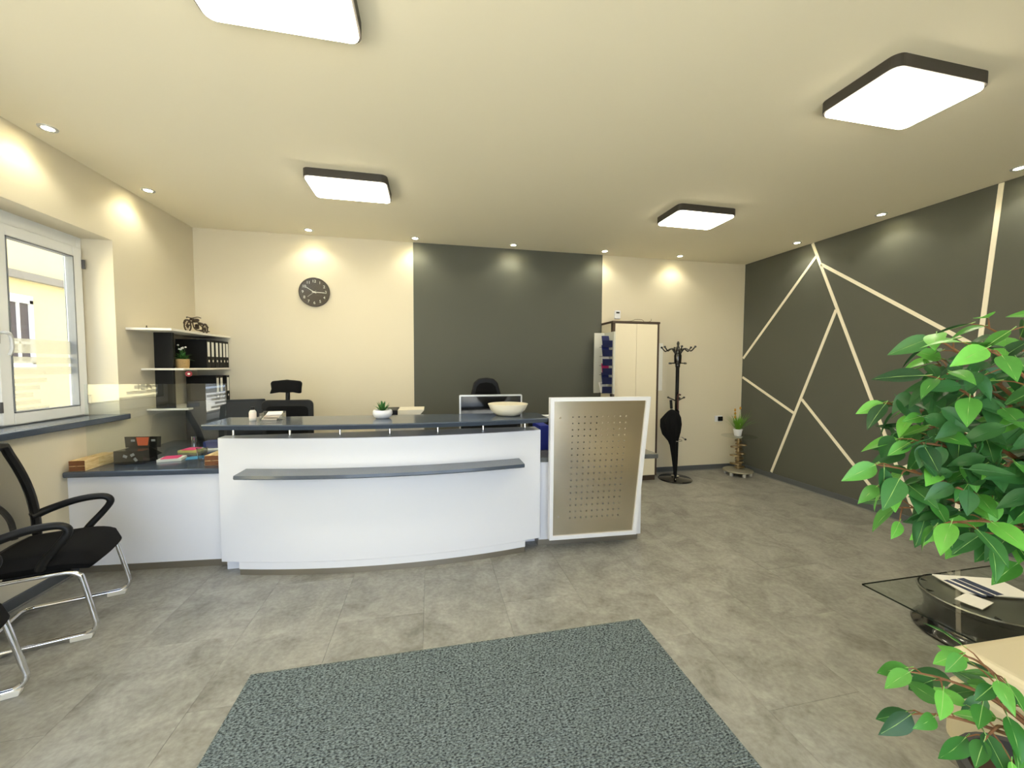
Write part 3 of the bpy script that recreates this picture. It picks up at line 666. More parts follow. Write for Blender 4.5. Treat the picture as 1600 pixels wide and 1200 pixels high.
for z, ys, lb, gr in ((1.4675, (4.47,4.545,4.625,4.70,4.77,4.832), 'black lever arch file with white spine label on the upper wall shelf', 'files on the upper wall shelf'),
                      (1.1000, (4.62,4.695,4.832), 'black lever arch file with white spine label on the lower wall shelf', 'files on the lower wall shelf')):
    for y in ys:
        o = lf if k == 0 else copy_tree(lf); k += 1
        i_ = ys.index(y); up_row = z > 1.3
        if up_row: lb = 'black lever arch file on the upper wall shelf, ' + ('closest to the flowering plant','second from the flowering plant','third from the flowering plant','third from the back wall','second from the back wall','touching the back wall')[i_]
        else: lb = 'black lever arch file on the lower wall shelf, ' + ('furthest from the back wall','in the middle of three','touching the back wall')[i_]
        at_pt(o, (SX-.025, y, z)); o['label'] = lb; o['group'] = gr
sp = thing('shelf_plant', 'small white flowering plant in a woven pot on the middle shelf board', 'plant', (LX+.215, 4.22, 1.4675))
MB().lathe([(.045,0),(.050,.01),(.054,.085),(.050,.085),(.046,.07),(.0001,.07)], 20).build('pot', mat('woven_pot', (176,146,96), .8, noise=.3, nscale=80), sp)
random.seed(3)
for i in range(46):
    a = random.uniform(0,2*PI); el = random.uniform(.1,1.4); m = MB()
    blade(m, (0,0,.075), (math.cos(a)*math.cos(el), math.sin(a)*math.cos(el), math.sin(el)), random.uniform(.06,.12), .024, .25, 4); m.build('leaf', SUCC, sp)
for i in range(7):
    a = random.uniform(0,2*PI); p = Vector((math.cos(a)*.03, math.sin(a)*.03, .19+random.uniform(-.02,.04)))
    st = MB().tube([(0,0,.075), p*.6+Vector((0,0,.04)), p], .0015, 5).build('stem', SUCC, sp)
    MB().lathe([(.0001,-.006),(.010,0),(.006,.008),(.0001,.010)], 8, Matrix.Translation(p)).build('flower', PAPER, st)
# wire motorcycle (drives along the shelf, toward the near end)
mo = thing('model_motorcycle', 'small bronze wire motorcycle model on top of the wall shelf', 'model', (LX+.24, 4.42, 1.8125), 0)
BRZ = mat('dark_bronze', (66,54,42), .4, metal=.6)
def ring_pts(c, r, n=24): return [(c[0], c[1]+r*math.cos(2*PI*i/n), c[2]+r*math.sin(2*PI*i/n)) for i in range(n)]
for (yc, r, nm) in ((-.15,.052,'front_wheel'), (.14,.045,'rear_wheel')):
    wm = MB().tube(ring_pts((0,yc,r+.006), r), .006, 8, closed=True)
    for i in range(6):
        a = PI*i/6; wm.tube([(0,yc+r*math.cos(a),r+.006+r*math.sin(a)),(0,yc-r*math.cos(a),r+.006-r*math.sin(a))], .0015, 5)
    wm.tube(ring_pts((0,yc,r+.006), .016, 14), .004, 6, closed=True); wm.build(nm, BRZ, mo)
fm = MB()
fm.tube([(.014,-.15,.058),(.014,-.075,.135)], .004, 6).tube([(-.014,-.15,.058),(-.014,-.075,.135)], .004, 6)
fm.tube(bez([(0,-.075,.125),(0,0,.115),(0,.06,.085),(0,.14,.051)]), .006, 7).tube(bez([(0,-.075,.125),(0,-.05,.05),(0,.02,.03),(0,.14,.051)]), .005, 7)
fm.tube(bez([(0,-.21,.075),(0,-.185,.11),(0,-.13,.115),(0,-.10,.10)]), .006, 6).tube(bez([(0,.10,.09),(0,.15,.105),(0,.195,.07)]), .007, 6); fm.build('frame', BRZ, mo)
MB().lathe([(.0001,-.045),(.016,-.036),(.021,0),(.015,.035),(.0001,.045)], 14, Matrix.Translation((0,-.02,.122)) @ Euler((PI/2+.2,0,0)).to_matrix().to_4x4()).build('tank', BRZ, mo)
MB().lathe([(.0001,-.04),(.012,-.03),(.014,.02),(.0001,.05)], 12, Matrix.Translation((0,.06,.100)) @ Euler((PI/2,0,0)).to_matrix().to_4x4()).build('saddle', BRZ, mo)
em = MB()
for s_ in (-.3,.3): em.lathe([(.016,0),(.018,.012),(.014,.014),(.018,.026),(.014,.028),(.017,.042),(.0001,.048)], 12, Matrix.Translation((0,.0+s_*.03,.045)) @ Euler((s_*1.3,0,0)).to_matrix().to_4x4())
em.tube(bez([(.018,.0,.03),(.022,.06,.022),(.022,.17,.03)]), .006, 7).build('engine', BRZ, mo)
MB().tube(bez([(-.06,-.045,.145),(-.045,-.075,.15),(0,-.082,.14),(.045,-.075,.15),(.06,-.045,.145)]), .004, 6).tube([(0,-.095,.128),(0,-.075,.128)], .012, 10).build('handlebar', BRZ, mo)
tag(MB().lathe([(.006,0),(.010,.006),(.004,.014),(.004,.024),(.0001,.028)], 10, Matrix.Translation((LX+.10,3.95,1.8125))).build('figurine', BRZ), 'tiny bronze figurine on the near end of the wall shelf', 'figurine')
rf = thing('rosette', 'small red and white rosette hanging under the middle shelf board', 'rosette', (LX+.325,4.10,1.415))
MB().lathe([(.0001,0),(.014,.004),(.026,0),(.024,-.004),(.0001,-.004)], 14, Euler((PI/2,0,.6)).to_matrix().to_4x4()).build('petals', mat('rose_red', (150,50,56), .7), rf)
MB().lathe([(.0001,.006),(.010,.005),(.010,0)], 10, Euler((PI/2,0,.6)).to_matrix().to_4x4()).build('centre', PAPER, rf)
MB().tube([(0,0,.0),(0,0,.034)], .0015, 5).build('string', BLACKP, rf)

# ================================================================== WARDROBE, BROCHURE RACK, NOTICES
wd = thing('wardrobe', 'tall cream two-door wardrobe with dark brown edges beside the coat stand', 'wardrobe', (2.575, 4.695, 0))
CRM = mat('wardrobe_cream', (232,222,196), .5); BRN = mat('wardrobe_brown', (74,60,48), .5)
MB().box(-.325,-.295,-.166,.162,.07,2.045).box(.300,.325,-.166,.162,.07,2.045).build('side_edge', BRN, wd)
MB().box(-.332,.330,-.175,.163,2.0455,2.072).build('top_board', BRN, wd, .002)
MB().box(-.294,.299,-.145,.162,.07,2.045).build('carcass', CRM, wd)
MB().box(-.3265,-.3252,-.11,.162,.07,2.045).build('side_skin', CRM, wd)
MB().box(-.315,.318,-.14,.15,0,.0695).build('plinth', BRN, wd)
for s_, a, b in ((-1,-.292,.001),(1,.004,.297)):
    MB().box(a,b,-.168,-.146,.075,2.04).build('door', CRM, wd, .002)
br = thing('brochure_rack', 'tall narrow grey brochure rack fixed to the left side of the wardrobe', 'rack', (2.165, 4.60, 0))
RG = mat('rack_grey', (206,206,196), .5)
MB().box(.06,.08,-.15,.13,1.15,1.93).build('side_panel', RG, br); MB().box(-.08,.06,.115,.13,1.15,1.93).build('back_board', RG, br)
for i in range(6):
    z = 1.16+.115*i
    MB().box(-.075,.055,-.125,-.121,z,z+.085).box(-.075,.055,-.1212,-.03,z,z+.004).build('pocket', mat('pocket_clear', (26,32,66), .25), br)
BC = ((30,40,96),(34,44,110),(226,222,214),(28,60,80),(38,46,120),(228,224,216))
LB = ('white leaflet in the lowest pocket of the brochure rack','navy brochure in the second lowest rack pocket','navy and pink brochure in the third rack pocket','white brochure in the middle rack pocket','dark blue brochure in the second highest rack pocket','dark blue brochure in the highest rack pocket')
cols = ((228,224,216),(30,40,96),(190,40,100),(226,222,214),(34,44,110),(30,38,92))
for i in range(6):
    z = 1.166+.115*i
    b_ = MB().box(-.05,.05,-.004,.004,0,.135).build('brochure', mat('brochure%d' % i, cols[i], .35))
    b_.location = (2.165+(-.012 if i else -.03), 4.60-.092, z+.006); b_.rotation_euler = (-.22, (-.0 if i else -.15), .12); tag(b_, LB[i], 'brochure', 'brochures in the rack')
th = thing('alarm_sensor', 'small white alarm sensor on the wall above the wardrobe', 'sensor', (2.47, BY, 2.14))
MB().box(-.04,.04,-.03,-.001,0,.11).build('housing', WHITE, th, .006); MB().box(-.024,.024,-.0312,-.0302,.07,.09).build('window', BLACKP, th)
tag(MB().tube(bez([(2.42,4.60,2.078),(2.52,4.57,2.080),(2.60,4.60,2.105),(2.68,4.58,2.10),(2.74,4.62,2.079),(2.80,4.58,2.085),(2.81,4.58,2.115)],6), .003, 6).build('cable', mat('cable_grey', (120,110,90), .5)), 'thin loose cable curling on top of the wardrobe', 'cable')
tag(MB().box(-.085,.05,-.012,-.001,0,.66).build('notice_board', PAPER, None, .002, M=Matrix.Translation((3.12,BY,1.16))), 'narrow white notice board on the wall behind the coat stand', 'board')
sk = thing('wall_socket', 'white wall socket with black insert near the rear right corner', 'socket', (4.11, BY, .70))
MB().box(-.075,.045,-.012,-.001,0,.085).build('plate', WHITE, sk, .004); MB().box(-.03,.044,-.030,-.0122,.010,.075).build('black_plug', BLACKP, sk, .006)

# ================================================================== COAT STAND, UMBRELLA
cs = thing('coat_stand', 'black coat stand with curled hooks beside the wardrobe', 'coat stand', (3.17, 4.52, 0))
MB().lathe([(.21,.0),(.215,.008),(.20,.022),(.06,.034),(.03,.05),(.0001,.05)], 40).build('base', BLACKW, cs)
MB().lathe([(.045,.034),(.05,.052),(.026,.062),(.024,.066)], 20).build('base_collar', CHROME, cs)
MB().lathe([(.023,.05),(.023,1.48),(.03,1.50),(.030,1.52)], 20).build('pole', BLACKW, cs)
MB().lathe([(.030,1.52),(.045,1.56),(.048,1.64),(.035,1.69),(.020,1.72),(.022,1.745),(.012,1.77),(.018,1.80),(.010,1.825),(.0001,1.83)], 20).build('finial', BLACKW, cs)
for i in range(6):
    a = i*PI/3+.12; c, s_ = math.cos(a), math.sin(a)
    pts = bez([(.03*c,.03*s_,1.66),(.08*c,.08*s_,1.73),(.13*c,.13*s_,1.715),(.165*c,.165*s_,1.70),(.205*c,.205*s_,1.745)],6)
    hk = MB().tube(pts, .008, 8).build('upper_hook', BLACKW, cs)
    MB().lathe([(.0001,-.016),(.014,-.008),(.014,.008),(.0001,.016)], 10, Matrix.Translation((.212*c,.212*s_,1.752))).build('knob', BLACKW, hk)
for i in range(4):
    a = i*PI/2+.1; c, s_ = math.cos(a), math.sin(a)
    hk = MB().tube([(.02*c,.02*s_,1.545),(.12*c,.12*s_,1.54)], .008, 8).build('lower_hook', BLACKW, cs)
    MB().lathe([(.0001,-.015),(.013,-.008),(.013,.008),(.0001,.015)], 10, Matrix.Translation((.128*c,.128*s_,1.54))).build('knob', BLACKW, hk)
for i, (ang, z) in enumerate(((.0,1.085),(2.6,1.085),(4.4,1.085))):
    c, s_ = math.cos(ang), math.sin(ang)
    hk = MB().tube(bez([(.02*c,.02*s_,1.05),(.06*c,.06*s_,1.07),(.10*c,.10*s_,z)],5), .008, 8).build('middle_hook', BLACKW, cs)
    MB().lathe([(.0001,-.015),(.014,-.006),(.014,.008),(.0001,.015)], 10, Matrix.Translation((.106*c,.106*s_,z+.004))).build('knob', BLACKW, hk)
rg = MB().tube([(-.075+.085*math.cos(2*PI*i/24), -.09+.085*math.sin(2*PI*i/24), .545) for i in range(24)], .005, 8, closed=True)
rg.tube(bez([(.02,0,.56),(.07,-.02,.565),(.115,-.03,.535)],5), .006, 8); rg.build('umbrella_ring', CHROME, cs)
MB().lathe([(.0001,-.015),(.014,-.006),(.014,.008),(.0001,.015)], 10, Matrix.Translation((.12,-.03,.535))).build('ring_knob', BLACKW, cs)
um = thing('umbrella', 'black folded umbrella standing in the ring of the coat stand', 'umbrella', (3.085, 4.385, .036))
tilt = Matrix.Rotation(-.09, 4, 'Y')
prof = []
n_ = 28
cm = MB(); kk = len(cm.v)
rings = [(.012,.02),(.022,.12),(.034,.30),(.048,.46),(.066,.52),(.115,.62),(.135,.72),(.13,.80),(.09,.86),(.05,.90),(.012,.92)]
for (r, z) in rings:
    for j in range(n_):
        a = 2*PI*j/n_; rr = r*(1+.16*math.cos(8*a)*(1 if .1 < z < .9 else .3)); cm.v.append(tuple(tilt @ Vector((rr*math.cos(a)-.02*(r>.09), rr*.62*math.sin(a), z))))
for i in range(len(rings)-1):
    for j in range(n_): cm.f.append((i*n_+j, i*n_+(j+1)%n_, (i+1)*n_+(j+1)%n_, (i+1)*n_+j)); cm.sm.append(True)
cm.build('canopy', BLACKF, um)
MB().tube([tilt @ Vector((0,0,.0)), tilt @ Vector((0,0,.98))], .006, 8).build('shaft', CHROME, um)
MB().tube([tilt @ Vector((0,0,.93)), tilt @ Vector((0,0,1.04))], .017, 12).build('grip', BLACKP, um)
u2 = thing('hooked_umbrella', 'brown handled umbrella hooked on the coat stand pole', 'umbrella', (3.150, 4.468, .04))
MB().tube(bez([(-.012,-.02,.90),(-.012,-.02,1.07),(-.002,-.022,1.095),(.02,-.024,1.09)],6), .011, 10).build('handle', mat('brown_handle', (70,34,26), .35), u2)
MB().lathe([(.004,0),(.014,.2),(.022,.75),(.018,.88),(.005,.90)], 16, Matrix.Translation((-.012,-.02,0))).build('canopy', BLACKF, u2)

# ================================================================== CORNER TABLE with grass plant
ct = thing('corner_table', 'small round glass table on a camshaft leg in the rear right corner', 'table', (4.17, 4.55, 0))
bm_ = MB().lathe([(.05,.052),(.185,.052),(.19,.06),(.185,.072),(.06,.076),(.05,.085)], 32); bm_.build('base_disc', mat('dull_zinc', (150,146,130), .45, metal=.4), ct)
for i in range(6):
    a = i*PI/3+.3; MB().lathe([(.022,0),(.024,.004),(.024,.0525)], 12, Matrix.Translation((.15*math.cos(a),.15*math.sin(a),0))).build('foot', SILVER, ct)
MB().lathe([(.022,.08),(.022,.515)], 16).build('shaft', GOLDM, ct)
random.seed(5)
for i in range(10):
    a = i*2.2; z = .10+.04*i
    p = [(.045*math.cos(t)+(.030*math.cos(a) if 1 else 0)*(1+math.cos(t-a)), .045*math.sin(t)+.030*math.sin(a)*(1+math.cos(t-a))) for t in [2*PI*q/20 for q in range(20)]]
    MB().prism(p, z, z+.02).build('cam_lobe', GOLDM, ct, .003)
MB().lathe([(.03,.51),(.05,.535),(.0001,.535)], 20).build('table_collar', SILVER, ct)
gt = MB().lathe([(.0001,.5355),(.215,.5355),(.22,.5395),(.215,.5435),(.0001,.5435)], 40).build('glass_top', TABLEG, ct)
gp = thing('grass_plant', 'potted green ornamental grass with brown flower heads on the corner table', 'plant', (4.15, 4.55, .5440))
MB().lathe([(.040,0),(.044,.004),(.056,.085),(.060,.085),(.060,.095),(.052,.095),(.048,.075),(.0001,.075)], 24).build('pot', WHITE, gp)
random.seed(11)
for i in range(90):
    a = random.uniform(0,2*PI); el = random.uniform(.75,1.5); L = random.uniform(.22,.36); m = MB()
    blade(m, (.018*math.cos(a),.018*math.sin(a),.075), (math.cos(a)*math.cos(el),math.sin(a)*math.cos(el),math.sin(el)), L, .007, random.uniform(.05,.45), 5); m.build('blade', GREENG, gp)
for x, y, z in ((-.05,0,.30),(-.035,.02,.345),(.03,0,.37),(-.06,-.01,.25)):
    st = MB().tube(bez([(0,0,.075),(x*.5,y*.5,z*.6),(x,y,z)],4), .002, 5).build('stem', GREENG, gp)
    MB().lathe([(.0001,-.02),(.011,-.012),(.013,.0),(.009,.016),(.0001,.024)], 10, Matrix.Translation((x,y,z+.012))).build('flower_head', mat('seed_head', (176,128,44), .8), st)

# ================================================================== VISITOR CHAIRS
MESHM = glass_mat('chair_mesh', (.42,.40,.36), 1.02, 0)
def mesh_fabric():
    m = bpy.data.materials.new('mesh_fabric'); m.use_nodes = True; nt = m.node_tree; b = nt.nodes['Principled BSDF']
    b.inputs['Base Color'].default_value = (.03,.03,.03,1); b.inputs['Roughness'].default_value = .9
    t = nt.nodes.new('ShaderNodeBsdfTransparent'); mx = nt.nodes.new('ShaderNodeMixShader'); mx.inputs[0].default_value = .62
    nt.links.new(t.outputs[0], mx.inputs[1]); nt.links.new(b.outputs[0], mx.inputs[2]); nt.links.new(mx.outputs[0], nt.nodes['Material Output'].inputs[0]); return m
MESHF = mesh_fabric()
def cushion(w_, d_, z0, h_, droop=.03):
    m = MB(); nx, ny = 12, 14
    def pt(i, j, top):
        u = -1+2*i/nx; v = -1+2*j/ny
        cu_ = u*math.sqrt(1-.30*v*v*abs(u*v)); cv_ = v*math.sqrt(1-.30*u*u*abs(u*v))
        su = cu_*w_/2; sv = cv_*d_/2
        edge = max(0, 1-max(abs(u),abs(v))**7)**.5
        zz = z0+h_/2+(h_/2*edge if top else -h_/2*edge)-droop*max(0,v)**3
        return (su, sv, zz)
    k = {}
    for top in (1,0):
        for i in range(nx+1):
            for j in range(ny+1): k[(i,j,top)] = len(m.v); m.v.append(pt(i,j,top))
    for top in (1,0):
        for i in range(nx):
            for j in range(ny): m.f.append((k[(i,j,top)],k[(i+1,j,top)],k[(i+1,j+1,top)],k[(i,j+1,top)])); m.sm.append(True)
    return m
def visitor_chair(loc, rz, label):   # faces +Y in its own axes
    t = thing('visitor_chair', label, 'chair', loc, rz, 'black mesh visitor chairs')
    cushion(.49, .47, .385, .105, .04).build('seat', BLACKF, t)
    W2 = .235
    pts = []
    side = [(W2,-.14,.385),(W2,.07,.385),(W2,.13,.380),(W2,.165,.358),(W2,.178,.32),(W2+.005,.218,.11),(W2+.005,.224,.075),(W2+.004,.215,.045),(W2+.003,.190,.028),(W2,.15,.024),(W2,-.16,.024),(W2,-.20,.024)]
    s1 = bez(side, 4)
    full = s1 + [Vector((W2-.012,-.232,.024)), Vector((W2-.045,-.245,.024)), Vector((-W2+.045,-.245,.024)), Vector((-W2+.012,-.232,.024))] + [Vector((-p.x,p.y,p.z)) for p in reversed(s1)]
    MB().tube(full, .0125, 10).build('frame', CHROME, t)
    for s_ in (-1,1):
        MB().prism([(.12,0),(.205,0),(.212,.022),(.195,.028),(.12,.022)], s_*W2-.017, s_*W2+.017, 'x').build('glider', mat('glider_white', (216,212,198), .5), t, .003)
    MB().box(-.20,.20,-.13,.12,.365,.392).build('seat_pan', BLACKP, t, .006)
    # backrest: frame loop, mesh, lumbar arch, spine
    def bk(u, v):   # u -1..1, v 0..1 -> point on curved back
        z = .46+.57*v; wv = .205+.045*math.sin(PI*min(1,v*1.0+.05))-.05*v*v
        x = u*wv; y = -.165-.055*v-.05*(1-u*u)*.8-.03*v*v
        return Vector((x, y, z))
    loop = [bk(1,.0+i/12) for i in range(12)] + [bk(1-.0,1)] + [bk(u/6,1.0+.02*(1-(u/6)**2)) for u in range(5,-6,-1)] + [bk(-1,1-i/12) for i in range(12)] + [bk(-1,0)] + [bk(u/4,.0) for u in range(-3,4)]
    MB().tube(loop, .027, 8, closed=True, flat=(1.0,.8)).build('back_frame', BLACKP, t)
    mm = MB(); nu, nv = 10, 12
    for j in range(nv+1):
        for i in range(nu+1): mm.v.append(tuple(bk(-1+2*i/nu, j/nv)))
    for j in range(nv):
        for i in range(nu): mm.f.append((j*(nu+1)+i, j*(nu+1)+i+1, (j+1)*(nu+1)+i+1, (j+1)*(nu+1)+i)); mm.sm.append(True)
    mm.build('back_mesh', MESHF, t)
    ap = [bk(u, v)+Vector((0,-.03,0)) for u, v in ((-.62,.05),(-.58,.25),(-.35,.42),(0,.47),(.35,.42),(.58,.25),(.62,.05))]
    MB().tube(bez(ap,5), .014, 8).build('lumbar_arch', BLACKP, t)
    MB().tube(bez([(0,-.10,.37),(0,-.19,.385),(0,-.245,.43),(0,-.255,.55)],5), .022, 8, flat=(.6,1.6)).build('back_spine', BLACKP, t)
    for s_ in (-1,1):
        x = s_*.265
        path = bez([(s_*.225,-.190,.585),(x,-.13,.61),(x,-.02,.645),(x,.07,.655),(x,.125,.645),(x,.142,.61),(x,.105,.55),(s_*.25,.05,.48),(s_*.235,.02,.425)], 5)
        n2 = len(path); rad = [.034-.006*math.sin(PI*i/(n2-1))-(.006*i/(n2-1)) for i in range(n2)]
        MB().tube(path, rad, 10, flat=(.75,.8)).build('armrest', BLACKP, t)
    return t
visitor_chair((-2.10,2.66,0), -PI/2+.30, 'black mesh visitor chair closest to the white desk')
visitor_chair((-1.965,1.83,0), -PI/2+.30, 'black mesh visitor chair mostly cut off by the left edge of the photo')

# ================================================================== OFFICE CHAIRS
def star_base(t):
    for i in range(5):
        a = 2*PI*i/5+.3; c, s_ = math.cos(a), math.sin(a)
        leg = MB().tube([(.03*c,.03*s_,.115),(.30*c,.30*s_,.075)], [.026,.018], 8).build('base_arm', BLACKP, t)
        MB().lathe([(.0001,-.012),(.026,-.012),(.028,0),(.026,.012),(.0001,.012)], 14, Matrix.Translation((.30*c,.30*s_,.029)) @ Euler((PI/2,0,a)).to_matrix().to_4x4()).build('caster', BLACKP, leg)
    MB().lathe([(.03,.09),(.032,.14),(.024,.15),(.022,.42)], 14).build('gas_lift', CHROME, t)
def office_chair(loc, rz, label, headrest):
    t = thing('office_chair', label, 'chair', loc, rz)
    star_base(t); cushion(.50,.48,.43,.085,.02).build('seat', BLACKF, t)
    if headrest:
        MB().prism(rrect(.46,.58,.05,5,0,.87), -.27, -.235, 'y').build('back_frame', BLACKP, t, .01)
        MB().prism(rrect(.37,.46,.04,5,0,.87), -.236, -.229, 'y').build('back_pad', BLACKF, t)
        MB().tube([(0,-.255,1.13),(0,-.262,1.26)], .02, 10, flat=(1,1)).build('headrest_post', BLACKP, t)
        hp = [(-.135,1.355-.03),(-.12,1.345),(0,1.358),(.12,1.345),(.135,1.325),(.128,1.27),(.146,1.222),(.06,1.236),(0,1.233),(-.06,1.236),(-.125,1.222),(-.128,1.27)]
        MB().prism(hp, -.265, -.205, 'y').build('headrest', BLACKF, t, .012)
    else:
        bp_ = [(-.20,.60),(-.225,.75),(-.205,1.05),(-.165,1.20),(-.135,1.31),(-.09,1.355),(0,1.37),(.09,1.355),(.135,1.31),(.165,1.20),(.205,1.05),(.225,.75),(.20,.60)]
        MB().prism(bp_, -.28, -.235, 'y').build('back_frame', BLACKP, t, .015)
        MB().prism([(x*.78,.985+(z-.985)*.86) for x, z in bp_], -.236, -.226, 'y').build('back_pad', BLACKF, t)
    MB().tube(bez([(0,-.05,.43),(0,-.25,.44),(0,-.30,.52),(0,-.285,.68)],5), .03, 8, flat=(.5,1.4)).build('back_bracket', BLACKP, t)
    for s_ in (-1,1):
        ar = MB().tube(bez([(s_*.20,0,.43),(s_*.285,0,.45),(s_*.29,0,.66)],5), .018, 8).build('arm_post', BLACKP, t)
        MB().prism(rrect(.08,.24,.03,4,s_*.29,.03), .66, .69).build('arm_pad', BLACKP, ar, .006)
office_chair((-1.37,3.88,0), PI, 'black office chair with separate headrest behind the left half of the counter', True)
office_chair((.60,4.02,0), PI, 'black office chair with rounded back behind the silver monitor', False)

# ================================================================== WHEEL TABLE, CREAM STOOL
wt_ = thing('wheel_table', 'low glass coffee table resting on a black alloy car wheel', 'table', (2.97, 1.50, 0))
MB().lathe([(.235,.0),(.262,.004),(.266,.016),(.258,.03),(.240,.045),(.222,.07),(.214,.12),(.222,.17),(.236,.196),(.246,.212),(.250,.224),(.244,.232),(.236,.230),(.228,.20),(.214,.17),(.206,.12),(.214,.06),(.225,.03)], 56).build('rim', BLACKW, wt_)
MB().lathe([(.249,.2255),(.2465,.2322),(.2425,.2322),(.243,.2280)], 56).build('rim_lip', ALU, wt_)
for i in range(10):
    a = 2*PI*i/10+.1; c, s_ = math.cos(a), math.sin(a)
    MB().tube([(.05*c,.05*s_,.190),(.14*c,.14*s_,.205),(.232*c,.232*s_,.222)], [.022,.014,.016], 8, flat=(.8,1)).build('spoke', BLACKW, wt_)
MB().lathe([(.07,.06),(.07,.185),(.05,.205),(.03,.208),(.0001,.205)], 28).build('hub', BLACKW, wt_)
MB().box(-.52,.55,-.38,.225,.2325,.2405).build('glass_top', TABLEG, wt_)
MB().box(-.5215,-.5202,-.38,.225,.2325,.2405).box(-.52,.55,.2252,.2265,.2325,.2405).box(-.52,.55,-.3815,-.3802,.2325,.2405).build('glass_edge', EDGEG, wt_)
MAG = ((226,228,232),(236,236,230))
m = thing('magazine', 'open white leaflet with dark print on the glass coffee table', 'magazine', (3.10,1.565,.2409), -.35)
MB().box(-.17,.17,-.10,.10,0,.004).build('pages', PAPER, m)
for i in range(3): MB().box(-.15+.05*i,-.12+.06*i,-.09,.08,.0041,.0046, Matrix.Rotation(.3,4,'Z')).build('print', mat('print_navy', (60,70,96), .5), m)
tag(MB().box(-.07,.07,-.05,.05,0,.003).build('leaflet', PAPER, None, M=Matrix.Translation((2.86,1.47,.2409)) @ Matrix.Rotation(.2,4,'Z')), 'small white leaflet near the left rim of the wheel table', 'leaflet')
st = thing('leather_stool', 'cream leather cube stool at the lower right behind the ficus leaves', 'stool', (2.33, .80, 0), -.03)
CL = mat('cream_leather', (216,204,172), .42, bump=.1, bscale=160)
MB().box(-.37,.37,-.29,.27,.05,.30).build('stool_body', CL, st, .03, 4); MB().box(-.375,.375,-.295,.275,.302,.425).build('cushion', CL, st, .045, 5)
for sx in (-.3,.3):
    for sy in (-.23,.21): MB().box(sx-.02,sx+.02,sy-.02,sy+.02,0,.052).build('foot', BLACKP, st)

# ================================================================== FICUS TREE
fi = thing('ficus_tree', 'leafy green ficus tree at the right edge of the photo', 'tree', (1.70, .70, 0))
MB().lathe([(.12,0),(.13,.01),(.165,.28),(.175,.28),(.175,.31),(.155,.31),(.15,.26),(.0001,.26)], 28).build('pot', mat('pot_anthracite', (60,60,62), .5), fi)
MB().lathe([(.150,.262),(.0001,.275)], 20).build('soil', mat('soil', (70,50,36), .9), fi)
trunk = bez([(0,0,.26),(.02,.015,.55),(-.015,.0,.85),(.01,.02,1.15),(.0,.0,1.45)], 6)
MB().tube(trunk, [.022-.010*i/(len(trunk)-1) for i in range(len(trunk))], 10).build('trunk', BARK, fi)
def leaf_mesh(name, L, W, curl, m_):
    m = MB(); n = 9
    for i in range(n+1):
        t = i/n
        wv = W/2*(math.sin(PI*t**.72))**.9*(1-.12*t) if 0 < t < 1 else .0004
        z = -curl*L*t*t; fold = .22*wv
        m.v += [(-wv, L*t, z+fold), (-wv*.5, L*t, z+fold*.42), (0, L*t, z), (wv*.5, L*t, z+fold*.42), (wv, L*t, z+fold)]
    for i in range(n):
        for j in range(4):
            a = i*5+j; m.f.append((a, a+1, a+6, a+5)); m.sm.append(True)
    m.tube([(0,-.012,.002),(0,0,0)], .0011, 5)
    rib = []
    nf = len(m.f); m.tube([(0,0,.0004),(0,L*.5,-curl*L*.25+.0004),(0,L*.92,-curl*L*.85+.0004)], [.0010,.0007,.0003], 4, cap=False)
    me = m.mesh(name, m_); me.materials.append(mat('leaf_rib', (150,190,110), .5))
    for p in me.polygons[nf-6:]: p.material_index = 1
    return me
LM = [leaf_mesh('leaf', .092, .048, .22, LEAFB), leaf_mesh('leaf', .080, .040, .36, LEAFB), leaf_mesh('leaf', .100, .050, .14, LEAFD), leaf_mesh('leaf', .072, .040, .10, LEAFB)]
random.seed(21)
base = Vector((1.70,.70,0)); nleaf = 0
def put_leaf(br_, p, d, nrm, sc_=1.0, which=None):
    global nleaf
    d = d.normalized(); x = d.cross(nrm)
    if x.length < 1e-3: x = d.orthogonal()
    x.normalize(); z = x.cross(d)
    M = Matrix((x, d, z)).transposed().to_4x4() @ Matrix.Scale(sc_, 4); M.translation = p
    o = bpy.data.objects.new('leaf', LM[which if which is not None else random.choice((0,0,1,2,2,3))]); COL.objects.link(o); o.parent = br_; o.matrix_basis = M; nleaf += 1
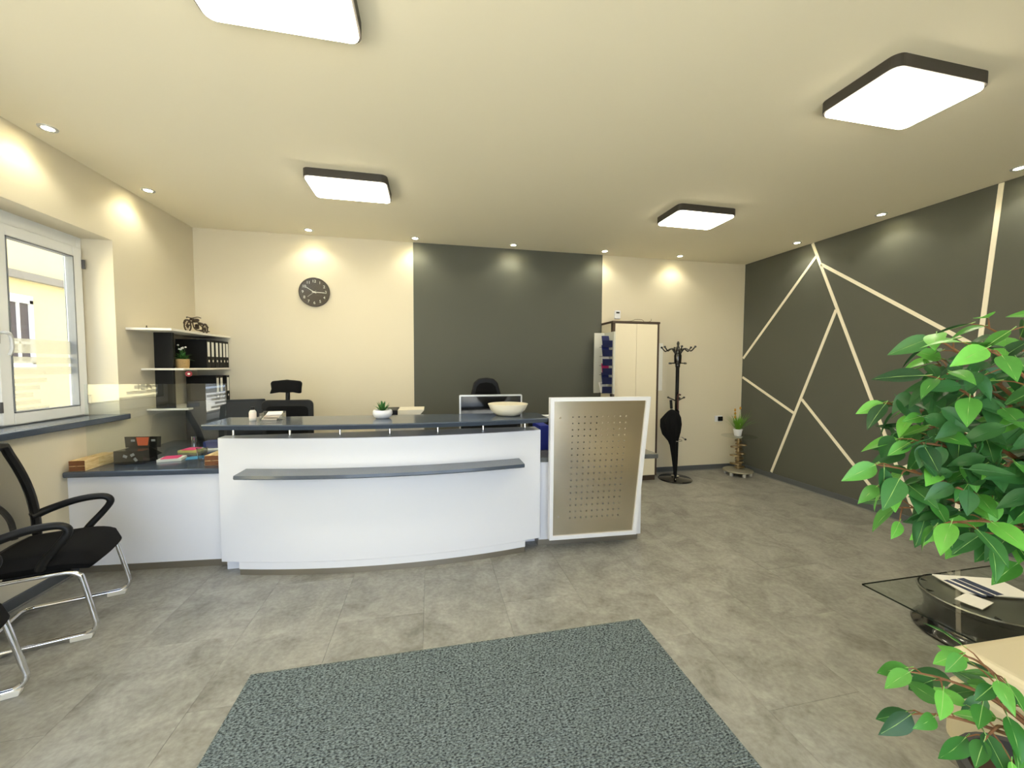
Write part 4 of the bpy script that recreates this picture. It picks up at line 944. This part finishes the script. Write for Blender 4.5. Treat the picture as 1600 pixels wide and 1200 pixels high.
def branch(start, end, nl, sag=.0, sc_=1.0):
    s0 = Vector(start); e0 = Vector(end); mid = (s0+e0)/2+Vector((random.uniform(-.03,.03),random.uniform(-.03,.03),.05-sag))
    pts = bez([s0, s0*.7+mid*.3+Vector((0,0,.015)), mid, mid*.4+e0*.6+Vector((0,0,.01)), e0], 4)
    m = MB().tube(pts, [.007-.0052*i/(len(pts)-1) for i in range(len(pts))], 6)
    spots = []
    for k in range(nl):
        t = .30+.70*k/(nl-1); idx = min(len(pts)-2, int(t*(len(pts)-1))); p = pts[idx]+(pts[idx+1]-pts[idx])*(t*(len(pts)-1)-idx)
        tan = (pts[idx+1]-pts[idx]).normalized()
        if k == nl-1: d = (tan+Vector((0,0,-.5))).normalized(); tw = p
        else:
            sd_ = tan.cross(Vector((0,0,1))).normalized()*(1 if k % 2 else -1)
            d = (tan*random.uniform(.2,.8)+sd_*random.uniform(.4,1.0)+Vector((0,0,random.uniform(-.75,.25)))).normalized()
            L = random.uniform(.02,.075); tw = p+d*L+Vector((0,0,.01)); m.tube([p, (p+tw)/2+Vector((0,0,.006)), tw], [.0022,.0018,.0013], 5)
        spots.append((tw, d))
    b = m.build('branch', BARK, fi)
    for tw, d in spots:
        dd = (d+Vector((0,0,-.35))+Vector((random.uniform(-.3,.3),random.uniform(-.3,.3),random.uniform(-.2,.2)))).normalized()
        nrm = Vector((random.uniform(-.8,.2),random.uniform(-.9,.1),random.uniform(.4,1.2)))
        put_leaf(b, tw, dd, nrm, sc_*random.uniform(.85,1.15))
    return b
LS = lambda x, y, z: Vector((x+.05-base.x, y-base.y, z+(.05 if z > .9 else 0)))
ENDS = [(1.20,.86,1.17,1.00),(1.24,.88,1.10,.98),(1.26,.82,1.24,1.10),(1.32,.93,1.34,1.12),(1.28,.78,1.42,1.15),(1.34,.72,1.50,1.22),(1.42,.88,1.54,1.25),(1.46,.68,1.58,1.28),
        (1.52,.82,1.57,1.3),(1.34,.90,1.02,.95),(1.29,.74,1.04,.95),(1.40,.74,1.00,.92),(1.46,.86,.99,.90),(1.52,.70,1.02,.92),(1.38,.70,1.20,1.05),(1.42,.66,1.33,1.15),
        (1.50,.64,1.43,1.22),(1.56,.62,1.24,1.1),(1.60,.64,1.12,1.0),(1.62,.74,1.60,1.35),(1.56,.95,1.46,1.2),(1.46,.94,1.22,1.08),(1.50,.76,1.30,1.12),(1.44,.80,1.12,1.02),(1.36,.84,1.28,1.1),(1.54,.70,1.16,1.05),(1.80,.85,1.40,1.2)]
for (x, y, z, z0) in ENDS:
    branch((0,0,z0), LS(x,y,z), 10, sc_=.98)
for (x, y, z, z0) in ((1.24,.78,.66,.42),(1.22,.76,.56,.40),(1.32,.72,.74,.45),(1.40,.70,.66,.44),(1.34,.68,.54,.40),(1.46,.74,.58,.42)):
    branch((0,0,z0), LS(x,y,z), 7, sc_=.98)

# inner foliage too dense to count: one mesh of leaves
random.seed(77)
fo = MB()
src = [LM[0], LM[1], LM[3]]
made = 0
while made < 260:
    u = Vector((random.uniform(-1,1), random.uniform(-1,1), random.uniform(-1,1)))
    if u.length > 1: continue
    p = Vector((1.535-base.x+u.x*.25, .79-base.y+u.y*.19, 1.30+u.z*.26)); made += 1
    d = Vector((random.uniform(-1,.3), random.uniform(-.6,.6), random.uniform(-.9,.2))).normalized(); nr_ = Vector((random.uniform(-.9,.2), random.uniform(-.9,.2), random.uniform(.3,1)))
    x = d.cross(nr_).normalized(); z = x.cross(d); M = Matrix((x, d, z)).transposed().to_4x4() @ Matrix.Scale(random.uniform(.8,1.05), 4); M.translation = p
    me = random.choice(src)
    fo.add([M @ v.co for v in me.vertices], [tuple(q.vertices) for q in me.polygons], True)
fol = fo.build('inner_foliage', LEAFD, fi); fol['kind'] = 'stuff'  # dark leaf copy, so the crown's inner shade sits in the colour
